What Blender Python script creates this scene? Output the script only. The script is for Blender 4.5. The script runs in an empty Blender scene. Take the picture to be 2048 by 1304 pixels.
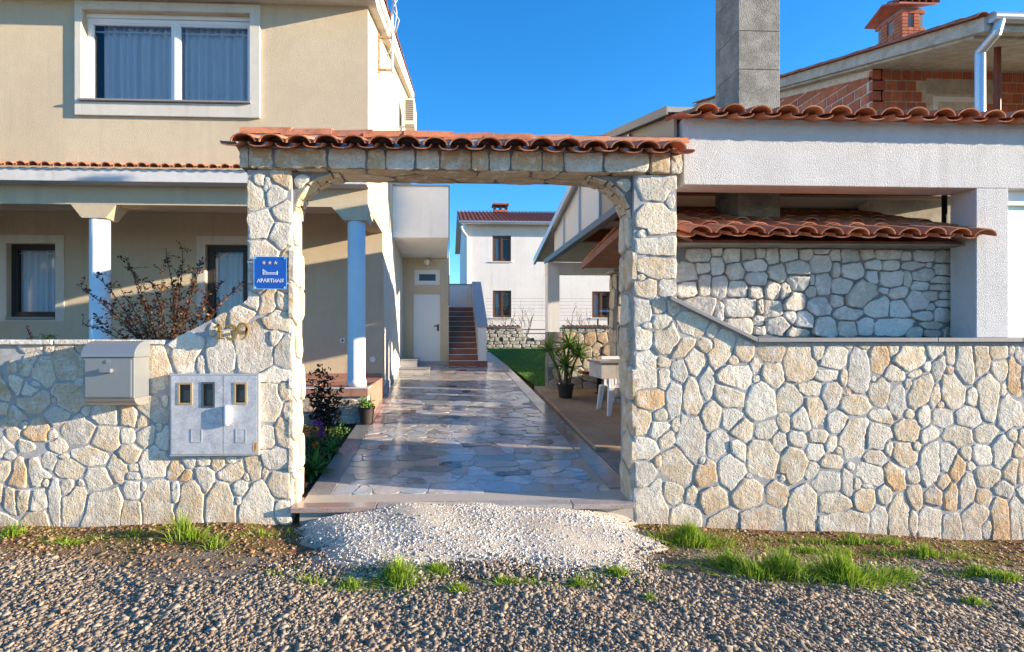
import bpy, bmesh, math, random
import numpy as np
from mathutils import Vector, Matrix

R = math.radians
random.seed(7)
rng = np.random.default_rng(11)
sc = bpy.context.scene

# ------------------------------------------------------------------ camera, sky, sun, exposure
F, CX, HY, TH, CZ = 1050.0, 929.0, 675.0, R(2.4), 1.70      # focal length and principal point in photo pixels
cd = bpy.data.cameras.new('camera')
cam = bpy.data.objects.new('camera', cd)
sc.collection.objects.link(cam)
sc.camera = cam
cam.location = (0, 0, CZ)
cam.rotation_euler = (R(90), 0, -TH)
cd.sensor_width = 36
cd.lens = 36 * F / 2048
cd.shift_x = (1024 - CX) / 2048
cd.shift_y = (HY - 652) / 2048
cd.clip_start = 0.05
cd.clip_end = 3000

SUN = Vector((1.0, -0.215, 0.222)).normalized()               # towards the sun
sun_el = math.asin(SUN.z)
sun_rot = math.atan2(SUN.x, SUN.y)
w = bpy.data.worlds.new('World')
sc.world = w
w.use_nodes = True
nt = w.node_tree
nt.nodes.clear()
sky = nt.nodes.new('ShaderNodeTexSky')
sky.sky_type = 'NISHITA'
sky.sun_disc = False
sky.sun_elevation = sun_el
sky.sun_rotation = sun_rot
sky.air_density = 1.0
sky.dust_density = 0.05
sky.ozone_density = 5.0
bg = nt.nodes.new('ShaderNodeBackground')
bg.inputs['Strength'].default_value = 0.135
wo = nt.nodes.new('ShaderNodeOutputWorld')
hs = nt.nodes.new('ShaderNodeHueSaturation')
hs.inputs['Saturation'].default_value = 1.16
nt.links.new(sky.outputs['Color'], hs.inputs['Color'])
nt.links.new(hs.outputs['Color'], bg.inputs['Color'])
nt.links.new(bg.outputs['Background'], wo.inputs['Surface'])

sl = bpy.data.lights.new('sun', 'SUN')
sl.energy = 4.45
sl.angle = R(0.5)
sl.color = (1.0, 0.83, 0.62)
sun = bpy.data.objects.new('sun', sl)
sc.collection.objects.link(sun)
sun.rotation_euler = (-SUN).to_track_quat('-Z', 'Y').to_euler()
sun.location = (30, -8, 12)

sc.view_settings.view_transform = 'Standard'
sc.view_settings.look = 'None'
sc.view_settings.exposure = 1.54
sc.view_settings.gamma = 1.0
sc.view_settings.use_curve_mapping = False
sc.render.engine = 'CYCLES'
sc.cycles.use_denoising = True
sc.cycles.max_bounces = 7
sc.cycles.diffuse_bounces = 4
sc.cycles.sample_clamp_indirect = 8


def at(px, py, Y=None, X=None, Z=None):
    """The point of the place seen at a photo pixel, on a plane of constant X, Y or Z."""
    u, v = (px - CX) / F, (HY - py) / F
    d = Vector((u * math.cos(TH) + math.sin(TH), math.cos(TH) - u * math.sin(TH), v))
    if Y is not None:
        t = Y / d.y
    elif X is not None:
        t = X / d.x
    else:
        t = (Z - CZ) / d.z
    return Vector((d.x * t, d.y * t, CZ + d.z * t))


def AX(px, Y):
    return at(px, 600, Y=Y).x


def AZ(px, py, Y):
    return at(px, py, Y=Y).z


# ------------------------------------------------------------------ materials
MATS = {}


def mat(name, col, rough=0.7, col2=None, vs=4.0, vf=(0.4, 0.6), bump=0.0, bs=80.0, bd=0.01, metal=0.0, spec=0.3,
        objcol=False, attr=None, trans=0.0, speck=0.0, sps=300.0, fine=0.12, rvar=0.0, streak=0.0, lichen=0.0):
    m = bpy.data.materials.new(name)
    m.use_nodes = True
    n, l = m.node_tree.nodes, m.node_tree.links
    p = n['Principled BSDF']
    p.inputs['Roughness'].default_value = rough
    p.inputs['Metallic'].default_value = metal
    p.inputs['Specular IOR Level'].default_value = spec
    geo = n.new('ShaderNodeNewGeometry')
    pos = geo.outputs['Position']
    if objcol:
        oi = n.new('ShaderNodeObjectInfo')
        c = oi.outputs['Color']
    elif attr:
        a = n.new('ShaderNodeAttribute')
        a.attribute_name = attr
        c = a.outputs['Color']
    else:
        rg = n.new('ShaderNodeRGB')
        rg.outputs[0].default_value = (*col, 1)
        c = rg.outputs[0]

    def noise(scale, detail=4.0, ro=0.6):
        t = n.new('ShaderNodeTexNoise')
        t.inputs['Scale'].default_value = scale
        t.inputs['Detail'].default_value = detail
        t.inputs['Roughness'].default_value = ro
        l.new(pos, t.inputs['Vector'])
        return t

    def mix(a, b, fac, mode='MIX'):
        x = n.new('ShaderNodeMix')
        x.data_type = 'RGBA'
        x.blend_type = mode
        if isinstance(fac, float):
            x.inputs[0].default_value = fac
        else:
            l.new(fac, x.inputs[0])
        for s, i in ((a, 6), (b, 7)):
            if isinstance(s, tuple):
                x.inputs[i].default_value = (*s, 1)
            else:
                l.new(s, x.inputs[i])
        return x.outputs[2]

    def ramp(s, lo, hi):
        r = n.new('ShaderNodeMapRange')
        r.inputs[1].default_value = lo
        r.inputs[2].default_value = hi
        l.new(s, r.inputs[0])
        return r.outputs[0]
    if col2 is not None:
        c = mix(c, col2, ramp(noise(vs).outputs[0], *vf))
    if fine:
        f = noise(vs * 9.0, 5.0, 0.7)
        r = n.new('ShaderNodeMapRange')
        r.inputs[1].default_value = 0.25
        r.inputs[2].default_value = 0.75
        r.inputs[3].default_value = 1 - fine
        r.inputs[4].default_value = 1 + fine
        l.new(f.outputs[0], r.inputs[0])
        h = n.new('ShaderNodeCombineColor')
        for i in range(3):
            l.new(r.outputs[0], h.inputs[i])
        c = mix(c, h.outputs[0], 1.0, 'MULTIPLY')
    if speck:
        f = noise(sps, 2.0)
        c = mix(c, (0.04, 0.04, 0.045), ramp(f.outputs[0], 0.62 - speck * 0.2, 0.66))
        f2 = noise(sps * 1.3, 2.0)
        c = mix(c, (0.7, 0.7, 0.7), ramp(f2.outputs[0], 0.64, 0.72))
    if streak:
        mp = n.new('ShaderNodeMapping')
        mp.inputs['Scale'].default_value = (7.0, 7.0, 0.35)
        l.new(pos, mp.inputs['Vector'])
        t = n.new('ShaderNodeTexNoise')
        t.inputs['Scale'].default_value = 1.0
        t.inputs['Detail'].default_value = 6.0
        l.new(mp.outputs[0], t.inputs['Vector'])
        big = noise(0.7, 3.0)
        mu = n.new('ShaderNodeMath')
        mu.operation = 'MULTIPLY'
        l.new(ramp(t.outputs[0], 0.5, 0.75), mu.inputs[0])
        l.new(ramp(big.outputs[0], 0.4, 0.65), mu.inputs[1])
        m2 = n.new('ShaderNodeMath')
        m2.operation = 'MULTIPLY'
        m2.inputs[1].default_value = streak
        l.new(mu.outputs[0], m2.inputs[0])
        c = mix(c, (0.30, 0.27, 0.22), m2.outputs[0])
    if lichen:
        c = mix(c, (0.55, 0.50, 0.42), ramp(noise(34.0, 4.0, 0.6).outputs[0], 0.67 - 0.03 * lichen, 0.74))
        c = mix(c, (0.16, 0.10, 0.075), ramp(noise(9.0, 5.0, 0.7).outputs[0], 0.56, 0.78))
    l.new(c, p.inputs['Base Color'])
    if bump:
        b = n.new('ShaderNodeBump')
        b.inputs['Strength'].default_value = bump
        b.inputs['Distance'].default_value = bd
        l.new(noise(bs, 3.0, 0.6).outputs[0], b.inputs['Height'])
        l.new(b.outputs[0], p.inputs['Normal'])
    if rvar:
        l.new(ramp(noise(3.0, 3.0).outputs[0], -0.2 + 0.0, 1.2), p.inputs['Roughness'])
        r = n.new('ShaderNodeMapRange')
        r.inputs[1].default_value = 0.3
        r.inputs[2].default_value = 0.7
        r.inputs[3].default_value = rough - rvar
        r.inputs[4].default_value = rough + rvar
        l.new(noise(2.5, 5.0).outputs[0], r.inputs[0])
        l.new(r.outputs[0], p.inputs['Roughness'])
    if trans:
        tr = n.new('ShaderNodeBsdfTranslucent')
        l.new(c, tr.inputs['Color'])
        mx = n.new('ShaderNodeMixShader')
        mx.inputs[0].default_value = trans
        l.new(p.outputs[0], mx.inputs[1])
        l.new(tr.outputs[0], mx.inputs[2])
        l.new(mx.outputs[0], n['Material Output'].inputs['Surface'])
    MATS[name] = m
    return m


def stone_mat(name, orange=0.5, pits=1.0, grime=0.0):
    """Limestone: the stone's own tint (object colour), ochre blotches, pale patches, pits and a rough relief."""
    m = mat(name, (0.6, 0.55, 0.45), rough=0.9, objcol=True, fine=0.16, vs=6.0, spec=0.15)
    n, l = m.node_tree.nodes, m.node_tree.links
    p = n['Principled BSDF']
    c0 = p.inputs['Base Color'].links[0].from_socket
    geo = [x for x in n if x.type == 'NEW_GEOMETRY'][0]

    def noise(scale, d=5.0, ro=0.65):
        t = n.new('ShaderNodeTexNoise')
        t.inputs['Scale'].default_value = scale
        t.inputs['Detail'].default_value = d
        t.inputs['Roughness'].default_value = ro
        l.new(geo.outputs['Position'], t.inputs['Vector'])
        return t.outputs[0]

    def rm(s, lo, hi, a=0.0, b=1.0):
        r = n.new('ShaderNodeMapRange')
        for i, v in zip((1, 2, 3, 4), (lo, hi, a, b)):
            r.inputs[i].default_value = v
        l.new(s, r.inputs[0])
        return r.outputs[0]

    def mix(a, b, f):
        x = n.new('ShaderNodeMix')
        x.data_type = 'RGBA'
        l.new(f, x.inputs[0])
        l.new(a, x.inputs[6])
        x.inputs[7].default_value = (*b, 1)
        return x.outputs[2]
    c = mix(c0, (0.60, 0.36, 0.16), rm(noise(3.6), 0.52, 0.74, 0, orange))
    c = mix(c, (0.58, 0.33, 0.15), rm(noise(30.0), 0.56, 0.74, 0, orange * 0.8))
    c = mix(c, (0.80, 0.75, 0.66), rm(noise(9.0, 7.0, 0.75), 0.48, 0.62, 0, 0.7))
    c = mix(c, (0.33, 0.30, 0.26), rm(noise(40.0, 4.0, 0.7), 0.56, 0.70, 0, 0.6))
    if grime:
        sx = n.new('ShaderNodeSeparateXYZ')
        l.new(geo.outputs['Position'], sx.inputs[0])
        low = rm(sx.outputs[2], 0.45, -0.1, 0.0, grime)
        mul = n.new('ShaderNodeMath')
        mul.operation = 'MULTIPLY'
        l.new(low, mul.inputs[0])
        l.new(rm(noise(5.0), 0.3, 0.7), mul.inputs[1])
        c = mix(c, (0.36, 0.23, 0.13), mul.outputs[0])
    l.new(c, p.inputs['Base Color'])
    v = n.new('ShaderNodeTexVoronoi')
    v.inputs['Scale'].default_value = 38.0
    l.new(geo.outputs['Position'], v.inputs['Vector'])
    pit = rm(v.outputs[0], 0.0, 0.28, -0.5 * pits, 0.0)
    ad = n.new('ShaderNodeMath')
    ad.operation = 'ADD'
    l.new(pit, ad.inputs[0])
    l.new(noise(15.0, 7.0, 0.68), ad.inputs[1])
    b = n.new('ShaderNodeBump')
    b.inputs['Strength'].default_value = 0.9
    b.inputs['Distance'].default_value = 0.022
    l.new(ad.outputs[0], b.inputs['Height'])
    l.new(b.outputs[0], p.inputs['Normal'])
    return m


def glass_mat(name, tint=(0.9, 0.95, 1.0), ior=1.5, rough=0.0, dark=0.0):
    m = bpy.data.materials.new(name)
    m.use_nodes = True
    n, l = m.node_tree.nodes, m.node_tree.links
    n.remove(n['Principled BSDF'])
    tr = n.new('ShaderNodeBsdfTransparent')
    tr.inputs[0].default_value = (*tint, 1)
    gl = n.new('ShaderNodeBsdfGlossy')
    gl.inputs['Roughness'].default_value = rough
    fr = n.new('ShaderNodeFresnel')
    fr.inputs[0].default_value = ior
    mx = n.new('ShaderNodeMixShader')
    l.new(fr.outputs[0], mx.inputs[0])
    l.new(tr.outputs[0], mx.inputs[1])
    l.new(gl.outputs[0], mx.inputs[2])
    l.new(mx.outputs[0], n['Material Output'].inputs['Surface'])
    MATS[name] = m
    return m


stone_mat('limestone', 0.75, grime=0.55)
stone_mat('flag_limestone', 0.85, pits=0.3)
stone_mat('rough_limestone', 0.35, pits=0.5)
mat('mortar', (0.44, 0.43, 0.42), 0.95, col2=(0.34, 0.335, 0.33), vs=6, bump=0.6, bs=120, fine=0.2, spec=0.1)
mat('dark_mortar', (0.20, 0.20, 0.20), 0.95, col2=(0.27, 0.26, 0.25), vs=6, bump=0.6, bs=120, fine=0.2, spec=0.1)
mat('cream_stucco', (0.68, 0.565, 0.40), 0.92, col2=(0.63, 0.52, 0.365), vs=0.8, bump=1.0, bs=110, bd=0.016, fine=0.05, spec=0.1, streak=0.30)
mat('pale_stucco', (0.70, 0.65, 0.56), 0.92, col2=(0.66, 0.61, 0.53), vs=1.5, bump=0.7, bs=160, bd=0.009, fine=0.05, spec=0.1, streak=0.35)
mat('white_stucco', (0.78, 0.77, 0.76), 0.92, col2=(0.71, 0.70, 0.69), vs=1.2, bump=1.0, bs=105, bd=0.022, fine=0.05, spec=0.1, streak=0.35)
mat('white_render', (0.86, 0.845, 0.81), 0.9, col2=(0.82, 0.80, 0.77), vs=0.9, bump=0.2, bs=60, fine=0.04, spec=0.1, streak=0.25)
mat('terracotta', (0.45, 0.15, 0.065), 0.8, objcol=True, col2=(0.33, 0.12, 0.06), vs=5, vf=(0.5, 0.75), bump=0.3, bs=90, fine=0.2, spec=0.2, lichen=1)
mat('old_terracotta', (0.4, 0.13, 0.07), 0.8, objcol=True, col2=(0.26, 0.13, 0.09), vs=7, vf=(0.48, 0.7), bump=0.4, bs=70, fine=0.25, spec=0.2, lichen=2)
mat('red_tile', (0.50, 0.15, 0.09), 0.7, col2=(0.36, 0.10, 0.07), vs=3, fine=0.3)
mat('granite', (0.33, 0.31, 0.30), 0.45, speck=0.5, sps=420, fine=0.1)
mat('blue_granite', (0.42, 0.43, 0.45), 0.5, speck=0.3, sps=260, fine=0.1)
mat('concrete', (0.33, 0.31, 0.28), 0.95, col2=(0.24, 0.23, 0.21), vs=3, bump=0.6, bs=60, fine=0.2, spec=0.1)
mat('pale_concrete', (0.50, 0.46, 0.39), 0.95, col2=(0.38, 0.34, 0.28), vs=4, bump=0.4, bs=50, fine=0.2, spec=0.1)
mat('tan_concrete', (0.42, 0.31, 0.21), 0.8, col2=(0.33, 0.235, 0.16), vs=1.6, bump=0.25, bs=60, fine=0.14, spec=0.25)
mat('chimney_concrete', (0.38, 0.355, 0.31), 0.95, col2=(0.27, 0.25, 0.22), vs=5, bump=1.0, bs=75, bd=0.02, fine=0.3, spec=0.1)
mat('clay_block', (0.42, 0.125, 0.065), 0.9, objcol=True, col2=(0.42, 0.14, 0.08), vs=5, bump=0.4, bs=60, fine=0.2, spec=0.1)
mat('brick_mortar', (0.64, 0.58, 0.49), 0.95, col2=(0.52, 0.46, 0.38), vs=5, bump=0.6, bs=60, fine=0.2, spec=0.1)
mat('white_plastic', (0.80, 0.80, 0.80), 0.35, fine=0.02)
mat('white_paint', (0.80, 0.79, 0.77), 0.5, fine=0.03)
mat('door_paint', (0.70, 0.76, 0.77), 0.4, fine=0.02)
mat('dark_frame', (0.035, 0.032, 0.034), 0.35, fine=0.05)
mat('brown_frame', (0.13, 0.065, 0.04), 0.45, fine=0.15)
mat('curtain', (0.80, 0.81, 0.83), 0.9, fine=0.04, trans=0.04)
mat('room_dark', (0.12, 0.12, 0.12), 0.9, fine=0.05)
mat('silver_paint', (0.60, 0.61, 0.62), 0.38, metal=0.55, col2=(0.54, 0.55, 0.57), vs=3, fine=0.05, spec=0.5)
mat('mailbox_grey', (0.27, 0.285, 0.295), 0.36, metal=0.4, fine=0.03, spec=0.5)
mat('tray_grey', (0.40, 0.38, 0.34), 0.4, metal=0.5, fine=0.08)  # warm grey metal of the mailbox tray, paler than the body
mat('galvanised', (0.62, 0.62, 0.63), 0.48, metal=0.35, col2=(0.48, 0.49, 0.53), vs=9, vf=(0.42, 0.62), fine=0.3, spec=0.5)
mat('zinc', (0.52, 0.55, 0.57), 0.35, metal=0.7, fine=0.1, spec=0.5)
mat('tan_sheet', (0.34, 0.285, 0.215), 0.5, fine=0.06, spec=0.4)
mat('sheet_metal', (0.60, 0.60, 0.58), 0.5, metal=0.15, fine=0.06, spec=0.4)
mat('steel_blue', (0.10, 0.12, 0.15), 0.4, metal=0.4, fine=0.1)
mat('black_metal', (0.015, 0.015, 0.016), 0.45)
mat('bronze', (0.34, 0.22, 0.075), 0.38, metal=0.5, fine=0.2, spec=0.5)
mat('sign_blue', (0.006, 0.085, 0.42), 0.28, fine=0.02, spec=0.5)
mat('sign_gold', (0.55, 0.50, 0.35), 0.5)
mat('sign_white', (0.82, 0.84, 0.86), 0.5)
mat('chrome', (0.75, 0.75, 0.75), 0.15, metal=1.0)
mat('red_paint', (0.55, 0.02, 0.01), 0.5)
mat('sticker', (0.60, 0.42, 0.20), 0.5)
mat('ochre_trim', (0.40, 0.30, 0.15), 0.5, fine=0.1)
mat('step_tile', (0.30, 0.13, 0.085), 0.42, col2=(0.24, 0.10, 0.07), vs=3, fine=0.15, spec=0.4)
mat('porch_tile', (0.45, 0.24, 0.165), 0.45, col2=(0.38, 0.19, 0.13), vs=3, fine=0.15, spec=0.4)
mat('wood', (0.30, 0.10, 0.045), 0.5, col2=(0.20, 0.065, 0.03), vs=6, fine=0.25, spec=0.4)
mat('dark_wood', (0.15, 0.04, 0.02), 0.55, fine=0.2)
mat('red_bench', (0.30, 0.045, 0.025), 0.45, fine=0.1)
mat('counter_tile', (0.62, 0.56, 0.50), 0.4, col2=(0.55, 0.48, 0.42), vs=6, fine=0.1)
mat('counter_top', (0.30, 0.27, 0.25), 0.2, fine=0.15, spec=0.5)
mat('soil', (0.075, 0.045, 0.028), 0.95, col2=(0.045, 0.028, 0.018), vs=6, bump=1.0, bs=50, bd=0.03, fine=0.35, spec=0.1)
mat('pot_black', (0.045, 0.035, 0.03), 0.5, fine=0.1)
mat('bark', (0.16, 0.12, 0.08), 0.9, fine=0.3, bump=0.4, bs=60)
mat('twig', (0.085, 0.045, 0.03), 0.85, fine=0.2)
mat('pebble', (0.3, 0.3, 0.3), 0.85, attr='Col', fine=0.12, vs=12, spec=0.2)
mat('leaf', (0.1, 0.2, 0.02), 0.5, attr='Col', fine=0.0, trans=0.3, spec=0.3)
mat('paving', (0.3, 0.3, 0.3), 0.19, objcol=True, col2=(0.33, 0.30, 0.28), vs=4, vf=(0.45, 0.75), speck=0.28, sps=170, fine=0.2, spec=0.6, rvar=0.10, bump=0.05, bs=12)
mat('paving_far', (0.3, 0.3, 0.3), 0.19, attr='Col', speck=0.28, sps=170, fine=0.2, spec=0.6, rvar=0.10, bump=0.05, bs=12)
mat('grout', (0.44, 0.39, 0.33), 0.5, fine=0.2, vs=6, spec=0.4)
mat('corrugated', (0.42, 0.41, 0.36), 0.6, fine=0.1)
mat('frosted', (0.55, 0.70, 0.62), 0.35, col2=(0.62, 0.72, 0.66), vs=1.5, fine=0.03, spec=0.5)
mat('cable', (0.55, 0.53, 0.48), 0.6)
mat('wire', (0.20, 0.20, 0.21), 0.5, metal=0.5)
mat('ac_shell', (0.70, 0.66, 0.56), 0.5, fine=0.04)
mat('rust', (0.36, 0.15, 0.06), 0.8, col2=(0.5, 0.42, 0.3), vs=20, fine=0.3)
mat('lamp_globe', (0.8, 0.8, 0.78), 0.3)
mat('purple', (0.32, 0.05, 0.30), 0.6, trans=0.3)
mat('orange_petal', (0.7, 0.16, 0.01), 0.6, trans=0.3)
glass_mat('window_glass', (0.93, 0.96, 1.0), 1.6)
glass_mat('meter_glass', (0.7, 0.75, 0.75), 1.6)


# ------------------------------------------------------------------ mesh building
class MB:
    def __init__(self):
        self.v, self.f = [], []

    def add(self, vs, fs):
        k = len(self.v)
        self.v += [tuple(p) for p in vs]
        self.f += [tuple(i + k for i in q) for q in fs]
        return self

    def box(self, x0, x1, y0, y1, z0, z1):
        return self.add([(x0, y0, z0), (x1, y0, z0), (x1, y1, z0), (x0, y1, z0), (x0, y0, z1), (x1, y0, z1), (x1, y1, z1), (x0, y1, z1)],
                        [(0, 3, 2, 1), (4, 5, 6, 7), (0, 1, 5, 4), (1, 2, 6, 5), (2, 3, 7, 6), (3, 0, 4, 7)])

    def hexa(self, a, b):
        """Two quads (lists of four points) joined into a solid."""
        return self.add(list(a) + list(b), [(3, 2, 1, 0), (4, 5, 6, 7), (0, 1, 5, 4), (1, 2, 6, 5), (2, 3, 7, 6), (3, 0, 4, 7)])

    def prism(self, poly, a, b, axis):
        n = len(poly)

        def P(p, t):
            return {'y': (p[0], t, p[1]), 'x': (t, p[0], p[1]), 'z': (p[0], p[1], t)}[axis]
        vs = [P(p, a) for p in poly] + [P(p, b) for p in poly]
        fs = [tuple(range(n)), tuple(range(2 * n - 1, n - 1, -1))]
        fs += [(i, (i + 1) % n, n + (i + 1) % n, n + i) for i in range(n)]
        return self.add(vs, fs)

    def tube(self, pts, r, r1=None, n=8, cap=True):
        pts = [Vector(p) for p in pts]
        r1 = r if r1 is None else r1
        rings, prev = [], None
        for i, p in enumerate(pts):
            d = (pts[min(i + 1, len(pts) - 1)] - pts[max(i - 1, 0)]).normalized()
            if prev is None:
                a = d.cross(Vector((0.3, 0.5, 0.8))).normalized()
            else:
                a = (prev - d * prev.dot(d)).normalized()
            prev = a
            b = d.cross(a)
            rr = r + (r1 - r) * i / max(1, len(pts) - 1)
            rings.append([p + (a * math.cos(t) + b * math.sin(t)) * rr for t in [2 * math.pi * k / n for k in range(n)]])
        vs = [q for g in rings for q in g]
        fs = [(i * n + k, i * n + (k + 1) % n, (i + 1) * n + (k + 1) % n, (i + 1) * n + k) for i in range(len(pts) - 1) for k in range(n)]
        if cap:
            fs += [tuple(range(n - 1, -1, -1)), tuple(range((len(pts) - 1) * n, len(pts) * n))]
        return self.add(vs, fs)

    def lathe(self, cx, cy, prof, n=24, cap=True):
        vs = [(cx + r * math.cos(2 * math.pi * k / n), cy + r * math.sin(2 * math.pi * k / n), z) for r, z in prof for k in range(n)]
        fs = [(i * n + k, i * n + (k + 1) % n, (i + 1) * n + (k + 1) % n, (i + 1) * n + k) for i in range(len(prof) - 1) for k in range(n)]
        if cap:
            fs += [tuple(range(n - 1, -1, -1)), tuple(range((len(prof) - 1) * n, len(prof) * n))]
        return self.add(vs, fs)

    def ribbon(self, pts, ws, y0, y1):
        """A stroke of varying width drawn in the XZ plane and given depth."""
        n = len(pts)
        L, Rr = [], []
        for i in range(n):
            a, b = pts[max(0, i - 1)], pts[min(n - 1, i + 1)]
            dx, dz = b[0] - a[0], b[1] - a[1]
            q = math.hypot(dx, dz) or 1
            nx, nz = -dz / q * ws[i] / 2, dx / q * ws[i] / 2
            L.append((pts[i][0] + nx, pts[i][1] + nz))
            Rr.append((pts[i][0] - nx, pts[i][1] - nz))
        for i in range(n - 1):
            a = [(L[i][0], y0, L[i][1]), (L[i + 1][0], y0, L[i + 1][1]), (Rr[i + 1][0], y0, Rr[i + 1][1]), (Rr[i][0], y0, Rr[i][1])]
            self.hexa(a, [(p[0], y1, p[2]) for p in a])
        return self

    def mesh(self, name, smooth=False, fix=True):
        me = bpy.data.meshes.new(name)
        me.from_pydata(self.v, [], self.f)
        if fix and len(self.f) < 60000:
            bm = bmesh.new()
            bm.from_mesh(me)
            bmesh.ops.recalc_face_normals(bm, faces=bm.faces)
            bm.to_mesh(me)
            bm.free()
        if smooth:
            me.polygons.foreach_set('use_smooth', [True] * len(me.polygons))
        me.update()
        return me

    def build(self, name, m, parent=None, smooth=False, loc=None, bevel=0.0, label=None):
        return put(name, self.mesh(name, smooth), m, parent, loc, bevel, label)


COL = sc.collection


def wpos(o):
    p = Vector((0, 0, 0))
    while o is not None:
        p += o.location
        o = o.parent
    return p


def put(name, me, m=None, parent=None, loc=None, bevel=0.0, label=None):
    o = bpy.data.objects.new(name, me)
    if m and not me.materials:
        me.materials.append(MATS[m])
    COL.objects.link(o)
    w0 = Vector(loc) if loc is not None else Vector((0, 0, 0))
    if parent is not None:
        o.parent = parent
        o.location = w0 - wpos(parent)
    else:
        o.location = w0
    if bevel:
        b = o.modifiers.new('bevel', 'BEVEL')
        b.width = bevel
        b.segments = 2
        b.limit_method = 'ANGLE'
    if label:
        o['label'] = label
    return o


def thing(name, label, cat, loc=(0, 0, 0), group=None):
    o = bpy.data.objects.new(name, None)
    COL.objects.link(o)
    o.location = loc
    o.empty_display_size = 0.2
    return tag(o, label, cat, group)


def tag(o, label, cat, group=None):
    o['label'], o['category'] = label, cat
    if group:
        o['group'] = group
    return o


def struct(o, kind='structure'):
    o['kind'] = kind
    return o


def shade_auto(o):
    o.data.polygons.foreach_set('use_smooth', [True] * len(o.data.polygons))


def raw_mesh(name, V, Fq, col=None, m=None):
    """Fast mesh from numpy: V (n,3), Fq (k,3 or 4); col (n,3) as the point colour Col."""
    me = bpy.data.meshes.new(name)
    k, s = Fq.shape
    me.vertices.add(len(V))
    me.vertices.foreach_set('co', np.ascontiguousarray(V, dtype=np.float32).ravel())
    me.loops.add(k * s)
    me.loops.foreach_set('vertex_index', np.ascontiguousarray(Fq, dtype=np.int32).ravel())
    me.polygons.add(k)
    me.polygons.foreach_set('loop_start', np.arange(0, k * s, s, dtype=np.int32))
    me.update(calc_edges=True)
    if col is not None:
        a = me.color_attributes.new('Col', 'FLOAT_COLOR', 'POINT')
        c4 = np.ones((len(V), 4), dtype=np.float32)
        c4[:, :3] = col
        a.data.foreach_set('color', c4.ravel())
    if m:
        me.materials.append(MATS[m])
    return me


# ------------------------------------------------------------------ stones laid in a plane
def facet(th, r, tol, g):
    """Reduce a star outline to a few straight, slightly chipped edges: knapped stone, not cobble."""
    P = np.stack([r * np.cos(th), r * np.sin(th)], -1)
    n = len(P)
    a = int(np.argmax(r))
    b = int(np.argmax(np.hypot(*(P - P[a]).T)))

    def dp(i, j):
        idx = [k % n for k in range(i, j + 1)]
        if len(idx) < 3:
            return []
        A, B = P[idx[0]], P[idx[-1]]
        d = B - A
        L = np.hypot(*d) + 1e-9
        e = np.abs(d[0] * (P[idx, 1] - A[1]) - d[1] * (P[idx, 0] - A[0])) / L
        k = int(e.argmax())
        if e[k] < tol * r.mean():
            return []
        return dp(i, i + k) + [(i + k) % n] + dp(i + k, j)
    if b < a:
        a, b = b, a
    keep = [a] + dp(a, b) + [b] + dp(b, a + n)
    Q = P[keep]
    out = []
    m = len(Q)
    for k in range(m):
        A, B = Q[k], Q[(k + 1) % m]
        L = np.hypot(*(B - A))
        s = max(2, int(round(L / (0.22 * r.mean() + 0.01))))
        for q in range(s):
            t = (q + 0.12) / s
            nrm = np.array([B[1] - A[1], A[0] - B[0]]) / (L + 1e-9)
            out.append(A + (B - A) * t + nrm * g.normal(0, 0.018 * r.mean() + 0.0012))
    out = np.array(out)
    return np.arctan2(out[:, 1], out[:, 0]), np.hypot(out[:, 0], out[:, 1])


def stone_cells(S, inside, gap=0.016, p=2.1, lim=1.75, nang=36, jit=0.035, seed=1, smooth=0, angular=0.125):
    """Star-shaped cells round seeds (cu, cv, w, h, angle): each grows until a neighbour, its own limit or the edge."""
    g = np.random.default_rng(seed)
    S = np.array(S, dtype=float)
    n = len(S)
    c, s_ = np.cos(S[:, 4]), np.sin(S[:, 4])
    A, B = S[:, 2] / 2, S[:, 3] / 2
    rad = np.maximum(A, B)
    mean = np.sqrt(A * B)
    th = np.linspace(0, 2 * np.pi, nang, endpoint=False)
    out = []

    def dist(q, j):
        dx, dy = q[..., 0, None] - S[j, 0], q[..., 1, None] - S[j, 1]
        x, y = (dx * c[j] + dy * s_[j]) / A[j], (-dx * s_[j] + dy * c[j]) / B[j]
        return (np.abs(x) ** p + np.abs(y) ** p) ** (1 / p)
    for i in range(n):
        st = 64
        rmax = rad[i] * lim * 1.25
        t = np.linspace(0.02, 1, st) * rmax
        q = S[i, :2] + np.stack([np.cos(th)[:, None] * t, np.sin(th)[:, None] * t], -1)
        d0 = dist(q, np.array([i]))[..., 0]
        near = np.where((np.hypot(S[:, 0] - S[i, 0], S[:, 1] - S[i, 1]) < (rad + rad[i]) * lim * 1.1 + gap) & (np.arange(n) != i))[0]
        ok = d0 < lim
        if len(near):
            dn = dist(q, near)
            ok &= ((dn - d0[..., None]) * (0.5 * (mean[near] + mean[i])) > gap).all(-1)
        ok &= inside(q)
        bad = ~ok
        first = np.where(bad.any(1), bad.argmax(1), st)
        r = np.where(first > 0, t[np.clip(first - 1, 0, st - 1)], 0.0)
        for _ in range(smooth):
            r = 0.25 * np.roll(r, 1) + 0.5 * r + 0.25 * np.roll(r, -1)
        r = np.minimum(r, 1.25 * 0.5 * (np.roll(r, 1) + np.roll(r, -1)))
        r = r * (1 + g.uniform(-jit, jit, nang) * (1 if nang < 24 else 1))
        if r.mean() < 0.018:
            continue
        if angular:
            tq, rq = facet(th, r, angular, g)
            out.append((i, S[i, :2].copy(), tq, rq))
        else:
            out.append((i, S[i, :2].copy(), th, r))
    return out


PAL = [((0.68, 0.58, 0.43), 5), ((0.72, 0.65, 0.53), 4), ((0.63, 0.50, 0.345), 4), ((0.63, 0.42, 0.23), 1), ((0.58, 0.53, 0.45), 2)]
PAL_L = [c for c, k in PAL for _ in range(k)]


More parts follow.
